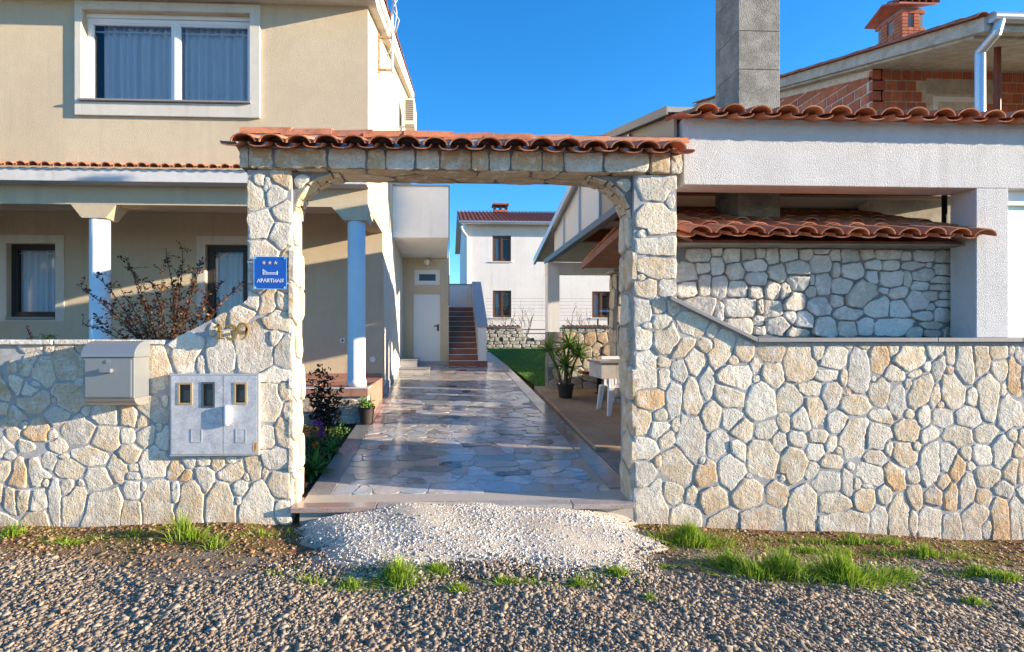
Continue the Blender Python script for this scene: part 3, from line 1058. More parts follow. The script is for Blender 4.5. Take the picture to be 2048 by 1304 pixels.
RIGHT = [(120, 95, 85, 130), (235, 105, 130, 140, -20), (315, 140, 75, 140, 50), (365, 35, 120, 95), (465, 62, 50, 60), (435, 130, 90, 65), (515, 150, 110, 190, 20), (220, 215, 70, 55), (135, 255, 110, 200), (225, 290, 60, 105), (300, 260, 80, 130),
         (385, 215, 100, 140, -20), (435, 315, 75, 165), (575, 205, 60, 60), (625, 150, 95, 110), (690, 235, 50, 80), (580, 290, 165, 130, 25), (690, 300, 40, 40), (275, 400, 80, 185, 5), (155, 405, 145, 95), (365, 395, 95, 185), (555, 385, 150, 120, 25),
         (465, 490, 95, 150, 15), (715, 415, 140, 215, 10), (775, 285, 110, 130), (765, 165, 125, 100), (910, 225, 150, 190, 10), (1005, 165, 75, 85), (1075, 190, 140, 115, -25), (1160, 128, 50, 28), (1235, 135, 60, 30), (1050, 280, 120, 60), (955, 345, 130, 75, 10),
         (1075, 380, 90, 130), (855, 400, 130, 140, 20), (990, 470, 85, 160, -15), (1150, 370, 45, 40), (1210, 260, 95, 235), (1130, 290, 40, 70), (1190, 430, 165, 105, 5), (1310, 200, 85, 165), (1385, 150, 60, 60), (1470, 190, 140, 150), (1390, 270, 115, 75),
         (1550, 240, 45, 55), (1500, 270, 90, 40, -15), (1595, 150, 75, 80), (1675, 175, 45, 100), (1612, 245, 55, 130, 15), (1670, 255, 35, 45), (1745, 230, 85, 185, -5), (1830, 200, 75, 170), (1915, 165, 85, 75), (1925, 250, 85, 95), (2005, 290, 75, 210), (1985, 155, 35, 40),
         (2040, 150, 30, 45), (1285, 300, 35, 35), (1310, 365, 95, 155), (1405, 420, 80, 180), (1460, 325, 35, 55), (1525, 355, 110, 190, 25), (1595, 385, 60, 110, 10), (1690, 365, 115, 180, -10), (1625, 430, 40, 35), (1540, 490, 65, 125), (1785, 395, 70, 90),
         (1865, 400, 110, 240, -5), (1940, 360, 30, 65), (1965, 470, 130, 165), (205, 485, 65, 75, 40), (110, 520, 90, 135), (285, 530, 40, 80), (190, 560, 105, 90, -35), (235, 605, 85, 90), (360, 605, 145, 225), (125, 655, 120, 130), (190, 715, 45, 60),
         (495, 630, 110, 140), (560, 500, 115, 110), (620, 560, 110, 120, 35), (600, 660, 75, 140, -15), (735, 555, 115, 115, -30), (830, 515, 60, 95), (915, 505, 100, 120), (800, 620, 85, 100), (900, 605, 85, 95), (1000, 590, 100, 70), (1100, 515, 95, 120, 20),
         (1180, 605, 130, 235, 20), (1070, 630, 55, 90, 20), (990, 665, 90, 90), (1110, 665, 50, 50), (1305, 585, 140, 140), (1325, 490, 140, 75, 15), (1360, 650, 45, 90), (1455, 560, 140, 125, 15), (1465, 480, 50, 55), (1635, 495, 120, 90), (1560, 580, 100, 75, -30),
         (1715, 585, 155, 95, 5), (1765, 490, 140, 110, 5), (1850, 575, 125, 95, -10), (1985, 580, 50, 60), (2035, 600, 30, 80), (290, 745, 140, 205, -10), (120, 775, 110, 145), (445, 790, 120, 135), (560, 775, 140, 190), (725, 705, 155, 205), (875, 745, 140, 205),
         (655, 790, 40, 25), (415, 710, 35, 40), (265, 875, 115, 130, 35), (360, 890, 65, 95), (480, 915, 140, 190, -10), (645, 885, 165, 160), (800, 890, 140, 135), (825, 800, 35, 45), (970, 770, 75, 95, 20), (1075, 715, 120, 75, -5), (1165, 740, 45, 50), (1040, 820, 175, 105),
         (1150, 825, 60, 150), (1205, 830, 40, 70), (1270, 785, 155, 105, 20), (1300, 700, 120, 80), (1440, 680, 120, 140, 15), (1395, 795, 105, 160, -15), (1485, 790, 75, 95), (1570, 735, 95, 235, 5), (1500, 640, 45, 50), (1655, 695, 80, 135, 10), (1710, 755, 80, 130, 20),
         (1640, 820, 70, 80, 40), (1755, 675, 60, 75), (1780, 740, 50, 50), (1845, 690, 125, 110, 20), (1925, 670, 100, 170, 15), (1860, 790, 130, 120, -15), (1990, 780, 100, 130), (2015, 665, 50, 60), (1240, 905, 110, 120, 20), (1340, 885, 85, 100), (1255, 845, 70, 28),
         (1490, 890, 80, 130), (1585, 895, 85, 120), (1680, 895, 75, 150), (1755, 870, 85, 190, 10), (1840, 895, 85, 85), (1945, 855, 115, 85, 15), (165, 945, 160, 240), (330, 1005, 175, 125), (525, 1015, 165, 145), (720, 1015, 245, 155), (920, 955, 155, 290),
         (1080, 930, 175, 115, 10), (1135, 1035, 270, 135), (1315, 1025, 80, 160), (1415, 985, 110, 225), (1478, 1015, 45, 110), (1575, 1015, 90, 170), (1685, 1045, 95, 130), (1795, 1015, 125, 170, -25), (1925, 1005, 80, 225), (2015, 985, 75, 280), (1850, 1055, 60, 90)]
S = px_stones(RIGHT, 1240, 640, 2.535)
S += px_stones([(705, 100, 175, 125), (700, 260, 200, 175), (715, 395, 215, 115), (705, 505, 205, 115), (660, 620, 110, 110), (755, 620, 75, 90), (645, 735, 85, 135), (725, 710, 75, 85), (590, 155, 60, 110, -15), (785, 160, 40, 100),
                (735, 795, 80, 90), (640, 330, 55, 60), (635, 560, 50, 50), (660, 815, 60, 40), (790, 710, 50, 70)], 1040, 340, 2.61)
S += grid_seeds(AX(2062, GY), RX1 - 0.1, -0.35, 1.62, 0.2, 0.22, 18)


def in_right(q):
    x, z = q[..., 0], q[..., 1]
    top = np.interp(x, [RP0, RP1, RP1 + 0.001, sR1.x, RX1], [ZL, ZL, sR0.z - 0.03, sR1.z - 0.03, sR1.z - 0.03])
    return (z < top) & (x > RP0 + 0.004) & (x < RX1) & (z > -0.45)


cells = stone_cells(S, in_right, gap=0.013, seed=6)
lay_stones(cells, (0, GY, 0), (1, 0, 0), (0, 0, 1), (0, -1, 0), lambda w_: gate if w_[0] < RP1 else rw, 'limestone', thick=0.007, seed=22, rough=0.004, tilt=0.035)
# granite coping of the right wall
cp = [(sR0.x, sR0.z), (sR1.x, sR1.z), (AX(1867, GY), sR1.z), (AX(2035, GY), sR1.z), (RX1, sR1.z)]
for (xa, za), (xb, zb) in zip(cp[:-1], cp[1:]):
    MB().prism([(xa, za), (xb - 0.006, zb), (xb - 0.006, zb + 0.04), (xa, za + 0.04)], GY - 0.05, GY + 0.30, 'y').build('coping_slab', 'granite', rw, bevel=0.004)

# ---- gate: pillars, lintel, spandrels
MB().box(LP0, LP1, GY + 0.002, GY + PT, -0.4, ZL).build('pillar', 'mortar', gate)
MB().box(RP0, RP1, GY + 0.002, GY + PT, -0.6, ZL).build('pillar', 'mortar', gate)
LI0, LI1 = AX(478, 4.78), AX(1366, 4.78)
LF = GY - 0.055
ZT = AZ(900, 300, 4.78)
MB().box(LI0, LI1, LF + 0.015, GY + PT + 0.03, ZL + 0.012, ZT).build('lintel', 'dark_mortar', gate)
# front stones of the lintel
jx = [478, 497, 546, 655, 733, 771, 830, 880, 943, 978, 1022, 1085, 1128, 1208, 1300, 1342, 1366]
seeds = []
for a_, b_ in zip(jx[:-1], jx[1:]):
    xa, xb = AX(a_, 4.785), AX(b_, 4.785)
    seeds.append(((xa + xb) / 2, (ZL + ZT) / 2, (xb - xa), ZT - ZL, g.uniform(-0.06, 0.06)))
cells = stone_cells(seeds, lambda q: (q[..., 0] > LI0) & (q[..., 0] < LI1) & (q[..., 1] > ZL + 0.006) & (q[..., 1] < ZT), gap=0.012, p=7, lim=1.3, nang=40, seed=9, smooth=0, angular=0.06)
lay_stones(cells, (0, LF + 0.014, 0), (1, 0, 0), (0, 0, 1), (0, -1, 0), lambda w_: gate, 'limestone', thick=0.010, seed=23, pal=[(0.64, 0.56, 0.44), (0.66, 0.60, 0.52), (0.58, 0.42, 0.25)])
# underside of the lintel
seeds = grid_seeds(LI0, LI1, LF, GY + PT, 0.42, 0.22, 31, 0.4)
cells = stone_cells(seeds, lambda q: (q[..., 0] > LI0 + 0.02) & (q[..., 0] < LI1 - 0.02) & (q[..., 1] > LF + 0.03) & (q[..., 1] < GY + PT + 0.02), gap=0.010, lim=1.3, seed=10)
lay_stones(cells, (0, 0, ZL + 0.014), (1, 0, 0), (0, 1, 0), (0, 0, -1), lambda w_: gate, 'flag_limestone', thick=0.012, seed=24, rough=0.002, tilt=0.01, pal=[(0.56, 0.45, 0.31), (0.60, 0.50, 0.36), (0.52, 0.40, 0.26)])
# inner faces of the pillars
for X0, nrm, sd in ((LP1, 1, 41), (RP0, -1, 42)):
    seeds = grid_seeds(GY, GY + PT, 0.1, ZL - 0.36, 0.20, 0.34, sd, 0.35)
    cells = stone_cells(seeds, lambda q: (q[..., 0] > GY - 0.02) & (q[..., 0] < GY + PT + 0.01) & (q[..., 1] > 0.1) & (q[..., 1] < ZL - 0.36), gap=0.010, lim=1.3, seed=sd)
    lay_stones(cells, (X0, 0, 0), (0, 1, 0), (0, 0, 1), (nrm, 0, 0), lambda w_: gate, 'flag_limestone', thick=0.024, seed=sd, rough=0.004, tilt=0.03, pal=[(0.66, 0.58, 0.46), (0.64, 0.53, 0.38), (0.60, 0.47, 0.31)])
# curved spandrels with small stones on the curve
for X0, sg in ((LP1, 1), (RP0, -1)):
    rx, rz = 0.43, 0.40
    cx, cz = X0 + sg * rx, ZL - rz
    arc = [(cx - sg * rx * math.cos(t_), cz + rz * math.sin(t_)) for t_ in [math.pi / 2 * k / 12 for k in range(13)]]
    MB().prism([(X0 + sg * 0.0005, ZL - 0.001)] + arc, GY + 0.05, GY + PT - 0.02, 'y').build('spandrel', 'dark_mortar', gate)
    gs = np.random.default_rng(50 + sg)
    ycuts = [GY + 0.045, GY + 0.045 + (PT - 0.06) * gs.uniform(0.3, 0.42), GY + 0.045 + (PT - 0.06) * gs.uniform(0.62, 0.75), GY + PT - 0.015]
    for s_ in range(3):
        ya, yb = ycuts[s_], ycuts[s_ + 1]
        tc = [0.0]
        while tc[-1] < math.pi / 2 - 0.12:
            tc.append(tc[-1] + gs.uniform(0.16, 0.42))
        tc[-1] = math.pi / 2
        for ta, tb in zip(tc[:-1], tc[1:]):
            vs = []
            sk = [gs.uniform(-0.03, 0.03) for _ in range(4)]
            for rr in (1.0, 0.955):
                for q_, (t_, y_) in enumerate(((ta + 0.014, ya + 0.004), (tb - 0.014, ya + 0.004), (tb - 0.014, yb - 0.004), (ta + 0.014, yb - 0.004))):
                    t_ = min(max(t_ + sk[q_] * 0.8, 0.0), math.pi / 2)
                    vs.append((cx - sg * rx * rr * math.cos(t_), y_ + sk[3 - q_] * 0.4, cz + rz * rr * math.sin(t_)))
            o = MB().hexa(vs[:4], vs[4:]).build('stone', 'flag_limestone', gate, bevel=0.003)
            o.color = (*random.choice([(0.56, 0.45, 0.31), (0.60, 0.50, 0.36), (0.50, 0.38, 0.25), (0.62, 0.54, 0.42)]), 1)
    # front face pieces of the spandrel
    for (dx, dz, w_, h_) in ((0.10, -0.10, 0.17, 0.13), (0.29, -0.045, 0.16, 0.055), (0.035, -0.25, 0.05, 0.13)):
        cells = stone_cells([(X0 + sg * dx, ZL + dz, w_, h_, -sg * 0.3)], lambda q: ((q[..., 0] - cx) / rx) ** 2 + ((q[..., 1] - cz) / rz) ** 2 > 1.06, gap=0.01, lim=1.05, nang=18, seed=3, angular=0.05)
        lay_stones(cells, (0, GY + 0.05, 0), (1, 0, 0), (0, 0, 1), (0, -1, 0), lambda w__: gate, 'limestone', thick=0.03, seed=61)

# ---- tiles on the gate
COVER = tile_mesh('cover_tile', up=True)
PAN = tile_mesh('pan_tile', W=0.20, H=0.048, up=False)
RIDGE = tile_mesh('ridge_tile', W=0.27, H=0.10, L=0.46, taper=0.9, up=True)
PITCH = R(20)
eY, eZ = LF - 0.125, AZ(900, 286, 4.68) - 0.045
MB().prism([(LF + 0.03, ZT - 0.01), (LF + 0.03, ZT + 0.02), (GY + PT / 2 - 0.06, ZT + 0.16), (GY + PT / 2 + 0.06, ZT + 0.16), (GY + PT, ZT + 0.02), (GY + PT, ZT - 0.01)], LI0 + 0.03, LI1 - 0.03, 'x').build('tile_bedding', 'mortar', gate)
nt_ = 17
stp = (LI1 - LI0 + 0.0) / nt_
for i in range(nt_):
    x = LI0 - 0.05 + i * stp
    dy, dz = 0.36 * math.cos(PITCH), 0.36 * math.sin(PITCH)
    place_tile(PAN, (x + 0.02, eY + dy + 0.02, eZ + dz + 0.028), PITCH, gate)
    if i < nt_ - 0:
        place_tile(COVER, (x + 0.02 + stp / 2, eY + dy, eZ + dz + 0.02), PITCH, gate)
    place_tile(PAN, (x + 0.02, GY + PT + 0.13 - dy, eZ + dz + 0.028), PITCH, gate, rz=math.pi)
    place_tile(COVER, (x + 0.02 + stp / 2, GY + PT + 0.13 - dy, eZ + dz + 0.02), PITCH, gate, rz=math.pi)
place_tile(PAN, (LI1 - 0.03, eY + dy + 0.02, eZ + dz + 0.028), PITCH, gate)
zr = AZ(700, 262, GY + PT / 2) - 0.075
k = 0
x = LI0 + 0.42
while x < LI1 + 0.3:
    place_tile(RIDGE, (x, GY + PT / 2, zr - 0.012 * k * 0.25), R(2.5), gate, rz=-math.pi / 2, name='ridge_tile')
    x += 0.375
    k += 1
MB().box(LI0 + 0.04, LI1 - 0.02, GY + PT / 2 - 0.115, GY + PT / 2 + 0.115, ZT + 0.10, zr + 0.002).build('ridge_bedding', 'mortar', gate)
# ================================================================== CREAM HOUSE (left)
HX, HF, HB = -1.17, 8.3, 10.3                        # side wall, upper front wall, porch back wall
ZC = 4.10                                            # porch ceiling
ZE = AZ(600, 11, HF)                                 # eave soffit
house = thing('cream_house', 'cream rendered two-storey house with columned porch and terracotta roof', 'house', (-5, HF, 0.5))


def room(mb, x0, x1, y0, y1, z0, z1):
    return mb.add([(x0, y0, z0), (x1, y0, z0), (x1, y1, z0), (x0, y1, z0), (x0, y0, z1), (x1, y0, z1), (x1, y1, z1), (x0, y1, z1)],
                  [(0, 3, 2, 1), (4, 5, 6, 7), (1, 2, 6, 5), (2, 3, 7, 6), (3, 0, 4, 7)])


def window(parent, x0, x1, z0, z1, y, fm, fw=0.06, mull=(), curtain=None, depth=1.2, sill=None, fd=0.06, blind=False, name='window'):
    mb = MB()
    mb.box(x0, x0 + fw, y, y + fd, z0, z1).box(x1 - fw, x1, y, y + fd, z0, z1)
    mb.box(x0 + fw, x1 - fw, y + 0.001, y + fd, z1 - fw, z1).box(x0 + fw, x1 - fw, y + 0.001, y + fd, z0, z0 + fw)
    for f in mull:
        xm = x0 + (x1 - x0) * f
        mb.box(xm - fw * 0.8, xm + fw * 0.8, y - 0.004, y + fd, z0 + fw, z1 - fw)
        mb.box(xm - 0.012, xm + 0.012, y - 0.016, y - 0.004, z0 + fw * 0.5, z1 - fw * 0.5)
    wn = mb.build(name, fm, parent)
    cuts = [x0 + fw] + [x0 + (x1 - x0) * f for f in mull] + [x1 - fw]
    for i in range(len(cuts) - 1):
        a = cuts[i] + (fw * 0.8 if i else 0)
        b = cuts[i + 1] - (fw * 0.8 if i < len(cuts) - 2 else 0)
        # inner sash rim and the pane
        rim = MB()
        e = fw * 0.45
        rim.box(a, a + e, y + 0.012, y + fd, z0 + fw, z1 - fw).box(b - e, b, y + 0.012, y + fd, z0 + fw, z1 - fw)
        rim.box(a + e, b - e, y + 0.013, y + fd, z1 - fw - e, z1 - fw).box(a + e, b - e, y + 0.013, y + fd, z0 + fw, z0 + fw + e)
        rim.build('sash', fm, wn)
        MB().add([(a + e, y + 0.04, z0 + fw + e), (b - e, y + 0.04, z0 + fw + e), (b - e, y + 0.04, z1 - fw - e), (a + e, y + 0.04, z1 - fw - e)], [(0, 1, 2, 3)]).build('pane', 'window_glass', wn)
    room(MB(), x0 - 0.2, x1 + 0.2, y + fd + 0.02, y + depth, z0 - 0.1, z1 + 0.1).build('interior', 'room_dark', wn)
    if curtain:
        for (ca, cb) in curtain:
            cm = MB()
            n = max(12, int((cb - ca) * 60))
            top, bot = [], []
            for i in range(n + 1):
                x = ca + (cb - ca) * i / n
                dy = 0.030 * math.sin(i * 0.95) + 0.018 * math.sin(i * 0.37 + 1)
                top.append((x, y + 0.15 + dy, z1 - 0.02))
                bot.append((x + 0.01 * math.sin(i * 0.5), y + 0.15 + dy * 1.5, z0 + 0.03))
            cm.add(top + bot, [(i, i + 1, n + 2 + i, n + 1 + i) for i in range(n)])
            cm.build('curtain', 'curtain', wn, smooth=True)
        MB().tube([(x0, y + 0.11, z1 - fw - 0.09), (x1, y + 0.11, z1 - fw - 0.09)], 0.013, n=6).build('curtain_rail', 'white_plastic', wn)
    if sill:
        MB().box(x0 + sill[0], x1 + sill[1], y - sill[2], y + 0.02, z0 - sill[3], z0 - 0.002).build('sill', sill[4], wn, bevel=0.004)
    return wn


# upper storey
UW = (AX(166, HF), AX(501, HF), AZ(330, 208, HF), AZ(330, 25, HF))
mb = MB()
strip_holes(mb, -9.0, HX, ZC, ZE + 0.02, HF, HF + 0.28, [UW])
mb.build('front_wall', 'cream_stucco', house)
ridgeY, slope = 18.5, 0.31


def rz_(y):
    return ZE + (y - HF) * slope


MB().prism([(HF + 0.281, ZC), (19.5, ZC), (19.5, rz_(18.2)), (ridgeY, rz_(ridgeY)), (HF + 0.281, rz_(HF + 0.28))], HX - 0.28, HX, 'x').build('gable_wall', 'cream_stucco', house)
MB().box(-9.0, HX - 0.285, HF + 0.01, 19.5, ZC + 0.002, ZC + 0.12).build('porch_ceiling', 'pale_stucco', house)
MB().box(-9.2, -9.0, HF, 19.5, 0.5, ZE).build('end_wall', 'cream_stucco', house)
# roof: slab with soffit, fascia and rake tiles
EO, RO = 0.40, 0.14
MB().prism([(HF - EO, ZE + 0.005), (HF + 0.02, ZE + 0.005), (ridgeY, rz_(ridgeY) + 0.01), (ridgeY, rz_(ridgeY) + 0.2), (HF - EO, ZE + 0.20)], -9.2, HX + RO, 'x').build('roof', 'pale_stucco', house)
MB().prism([(HF - EO - 0.03, ZE + 0.10), (HF - EO - 0.003, ZE + 0.10), (HF - EO - 0.003, ZE + 0.24), (HF - EO - 0.03, ZE + 0.24)], -9.2, HX + RO + 0.02, 'x').build('fascia', 'white_paint', house)
fz = ZE + 0.20 - (HF - EO) * 0
MB().prism([(HF - EO - 0.02, ZE + 0.06), (ridgeY, rz_(ridgeY) + 0.08), (ridgeY, rz_(ridgeY) + 0.21), (HF - EO - 0.02, ZE + 0.215)], HX + RO + 0.002, HX + RO + 0.035, 'x').build('rake_board', 'white_paint', house)
RK = tile_mesh('rake_tile', W=0.2, H=0.08, L=0.44, up=True)
pr = math.atan((rz_(ridgeY) + 0.2 - ZE - 0.2) / (ridgeY - HF + EO))
y = HF - EO + 0.36
while y < ridgeY:
    place_tile(RK, (HX + RO - 0.02, y, ZE + 0.2 + (y - HF + EO) * math.tan(pr) + 0.02), pr, house, name='rake_tile')
    y += 0.36
# window with plaster surround
tx0, tx1, tz0, tz1 = AX(150, HF - 0.03), AX(520, HF - 0.03), AZ(330, 233, HF - 0.03), AZ(330, 6, HF - 0.03)
mb = MB()
strip_holes(mb, tx0, tx1, tz0, tz1, HF - 0.045, HF - 0.001, [(UW[0], UW[1], UW[2], UW[3])])
mb.build('window_surround', 'pale_stucco', house, bevel=0.005)
window(house, UW[0] + 0.002, UW[1] - 0.002, UW[2] + 0.035, UW[3] - 0.06, HF + 0.10, 'white_plastic', fw=0.058, mull=(0.53,), curtain=((UW[0] + 0.15, UW[1] - 0.05),), sill=(-0.03, 0.03, 0.19, 0.03, 'granite'))
MB().box(UW[0] + 0.001, UW[1] - 0.001, HF + 0.07, HF + 0.29, UW[3] - 0.055, UW[3] - 0.001).build('shutter_box', 'white_plastic', house)
# tiled ledge between the storeys
lz0, lz1 = AZ(250, 363, 8.03), AZ(250, 338, 8.03)
MB().box(-9.0, HX + 0.02, 8.03, HF - 0.002, lz0, lz1).build('ledge', 'white_stucco', house, bevel=0.006)
MB().prism([(8.04, lz1 + 0.002), (HF - 0.003, lz1 + 0.002), (HF - 0.003, lz1 + 0.085)], -9.0, HX + 0.02, 'x').build('ledge_bedding', 'mortar', house)
SC_ = tile_mesh('ledge_tile', W=0.155, H=0.062, L=0.30, t=0.012, up=True, n=6)
x = -8.95
while x < HX - 0.05:
    o = place_tile(SC_, (x, HF - 0.04, lz1 + 0.105), R(17), house, name='ledge_tile')
    x += 0.173
# beam, columns and brackets of the porch
BZ = AZ(350, 411, HF)
MB().box(-9.0, HX, HF - 0.012, HF + 0.28, BZ, ZC - 0.001).build('porch_beam', 'cream_stucco', house)
MB().box(HX - 0.28, HX - 0.001, HF + 0.282, HB - 0.003, BZ, ZC - 0.001).build('side_beam', 'cream_stucco', house)
CB = AZ(205, 436, HF)
for cx, l_, r_ in ((AX(200, HF + 0.14), 0.34, 0.34), (HX - 0.20, 0.36, 0.199), (AX(200, HF + 0.14) - 3.6, 0.34, 0.34)):
    b_l, b_r = min(l_, 0.18), min(r_, 0.18)
    MB().prism([(cx - l_, BZ - 0.001), (cx + r_, BZ - 0.001), (cx + b_r, CB), (cx - b_l, CB)], HF - 0.01, HF + 0.30, 'y').build('bracket', 'cream_stucco', house)
    MB().lathe(cx, HF + 0.14, [(0.155, 0.92), (0.155, 1.02), (0.14, 1.025), (0.14, CB + 0.001)], 32).build('column', 'white_render', house, smooth=False)
for o in [c for c in house.children if c.name.startswith('column')]:
    shade_auto(o)
MB().prism([(HF + 0.3, BZ - 0.001), (HF + 0.75, BZ - 0.001), (HF + 0.42, CB), (HF + 0.3, CB)], HX - 0.27, HX - 0.012, 'x').build('bracket', 'cream_stucco', house)
# lower storey back wall with window and glazed door
LW = (AX(14, HB), AX(112, HB), AZ(60, 640, HB), AZ(60, 487, HB))
LD = (AX(411, HB), AX(411, HB) + 1.05, 0.93, AZ(440, 489, HB))
mb = MB()
strip_holes(mb, -9.0, HX, 0.5, ZC - 0.002, HB, HB + 0.25, [LW, LD])
mb.build('porch_wall', 'cream_stucco', house)
for (h, e) in ((LW, 0.16), (LD, 0.16)):
    mb = MB()
    strip_holes(mb, h[0] - e, h[1] + e, h[2] - (0.03 if h is LW else -0.0), h[3] + e, HB - 0.022, HB - 0.001, [h])
    mb.build('window_surround', 'pale_stucco', house)
window(house, LW[0] + .002, LW[1] - .002, LW[2] + 0.06, LW[3] - .002, HB + 0.10, 'dark_frame', fw=0.07, curtain=((LW[0] + 0.05, LW[1] - 0.02),), sill=(0, 0, 0.15, 0.055, 'granite'))
window(house, LD[0] + .002, LD[1] - .002, LD[2] + 0.02, LD[3] - .002, HB + 0.08, 'dark_frame', fw=0.085, mull=(0.75,), curtain=((LD[0] + 0.1, LD[1]),), name='glazed_door')
MB().box(HX - 0.25, HX, HB + 0.251, 19.5, 0.5, ZC - 0.002).build('side_wall', 'pale_stucco', house)
# porch floor and its tiled, stone-faced plinth
PZ = 0.925
MB().box(-9.0, HX - 0.95, 8.56, HB - 0.002, 0.4, PZ - 0.001).build('porch_floor', 'porch_tile', house)
MB().box(HX - 0.949, HX + 0.01, 9.25, HB - 0.002, 0.4, PZ - 0.001).build('porch_floor', 'porch_tile', house)
MB().box(HX - 0.949, HX - 0.03, 8.561, 9.249, 0.3, 0.76).build('porch_step', 'porch_tile', house)
x = -9.0
while x < HX + 0.02:
    xe = min(x + 0.33, HX + 0.02)
    MB().box(x, xe - 0.005, 8.17, 8.558, 0.79, PZ).build('plinth_tile', 'porch_tile', house)
    x = xe
x = -9.0
while x < HX - 0.02:
    xe = min(x + 0.33, HX - 0.001)
    MB().box(x, xe - 0.004, HB - 0.012, HB - 0.0005, PZ, PZ + 0.08).build('skirting_tile', 'porch_tile', house)
    x = xe
MB().box(-9.0, HX + 0.025, 8.160, 8.169, PZ - 0.012, PZ + 0.003).build('edge_trim', 'sign_white', house)
MB().box(HX + 0.021, HX + 0.028, 8.171, 8.556, PZ - 0.012, PZ + 0.003).build('edge_trim', 'sign_white', house)
MB().box(HX - 0.03, HX + 0.012, 8.565, 10.28, 0.35, 0.923).build('side_plinth', 'porch_tile', house)
MB().box(-9.0, HX, 8.21, 8.55, 0.1, 0.788).build('plinth_body', 'mortar', house)
cells = stone_cells(grid_seeds(-3.4, HX, 0.28, 0.79, 0.34, 0.26, 77), lambda q: (q[..., 0] > -3.4) & (q[..., 0] < HX) & (q[..., 1] > 0.25) & (q[..., 1] < 0.785), gap=0.012, lim=1.3, seed=7)
lay_stones(cells, (0, 8.21, 0), (1, 0, 0), (0, 0, 1), (0, -1, 0), lambda w_: house, 'flag_limestone', thick=0.02, seed=71, pal=[(0.50, 0.40, 0.29), (0.46, 0.35, 0.25)])
# granite skirting on the side wall, wall socket and round cover
MB().hexa([(HX + 0.001, HB, zy(HB) - 0.1), (HX + 0.02, HB, zy(HB) - 0.1), (HX + 0.02, 15.4, zy(15.4) - 0.1), (HX + 0.001, 15.4, zy(15.4) - 0.1)],
          [(HX + 0.001, HB, zy(HB) + 0.17), (HX + 0.02, HB, zy(HB) + 0.17), (HX + 0.02, 15.4, zy(15.4) + 0.14), (HX + 0.001, 15.4, zy(15.4) + 0.14)]).build('granite_skirting', 'blue_granite', house)
s0 = at(685, 681, Y=HB - 0.02)
o = MB().box(s0.x - 0.045, s0.x + 0.045, HB - 0.02, HB - 0.001, s0.z - 0.045, s0.z + 0.045).build('wall_socket', 'white_plastic', house, bevel=0.004)
MB().box(s0.x - 0.018, s0.x + 0.018, HB - 0.024, HB - 0.0205, s0.z - 0.018, s0.z + 0.018).build('socket_face', 'dark_frame', o)
s1 = at(745, 719, Y=HB - 0.02)
MB().tube([(s1.x, HB - 0.02, s1.z), (s1.x, HB - 0.001, s1.z)], 0.055, n=20).build('round_cover', 'white_plastic', house)

# rear wing: balcony over the white door
BY, DYW = 12.4, 15.6
bx0, bx1 = HX + 0.001, AX(897, BY)
bz1, bz0 = AZ(850, 373, BY), AZ(850, 475, BY)
MB().box(bx0, bx1, BY, BY + 0.12, bz0, bz1).build('balcony_parapet', 'white_render', house)
MB().box(bx1 - 0.12, bx1 - 0.001, BY + 0.121, DYW, bz0 + 0.15, bz1).build('balcony_parapet', 'white_render', house)
MB().box(bx0 - 0.02, bx1 + 0.03, BY - 0.03, BY + 0.15, bz1 + 0.001, bz1 + 0.035).build('balcony_coping', 'granite', house)
MB().box(bx0, bx1 - 0.002, BY + 0.122, DYW + 0.2, bz0 + 0.004, bz0 + 0.148).build('balcony_slab', 'white_render', house)
MB().tube([(bx1 + 0.012, BY + 0.02, bz1), (bx1 + 0.012, BY + 0.02, bz0 - 1.6)], 0.012, n=8).build('cable_pipe', 'steel_blue', house)
dz0, dz1 = AZ(855, 722, DYW), AZ(855, 588, DYW)
DD = (AX(827, DYW), AX(881, DYW), dz0, dz1)
DW = (AX(829, DYW), AX(880, DYW), AZ(855, 570, DYW), AZ(855, 539, DYW))
wx1 = AX(897.5, DYW)
mb = MB()
strip_holes(mb, HX + 0.002, wx1, 0.5, bz0 + 0.003, DYW, DYW + 0.2, [DD, DW])
mb.build('door_wall', 'cream_stucco', house)
MB().box(HX + 0.003, wx1 - 0.001, DYW - 0.012, DYW - 0.0005, zy(DYW) - 0.1, dz0 - 0.004).build('granite_skirting', 'blue_granite', house)
window(house, DW[0], DW[1], DW[2], DW[3], DYW + 0.04, 'white_plastic', fw=0.09, depth=0.8)
MB().box(DD[0], DD[1], DYW + 0.2, DYW + 0.22, DD[2], DD[3]).build('interior', 'room_dark', house)
dr = MB().box(DD[0] + .002, DD[1] - .002, DYW + 0.03, DYW + 0.07, DD[2], DD[3] - .002).build('door', 'door_paint', house, bevel=0.004)
hp = at(876, 654, Y=DYW + 0.02)
mb = MB().box(hp.x - 0.025, hp.x + 0.025, DYW + 0.015, DYW + 0.0295, hp.z - 0.12, hp.z + 0.08)
mb.tube([(hp.x, DYW + 0.02, hp.z + 0.03), (hp.x, DYW - 0.03, hp.z + 0.03), (hp.x - 0.13, DYW - 0.03, hp.z + 0.03)], 0.014, n=8)
mb.build('handle', 'black_metal', dr)
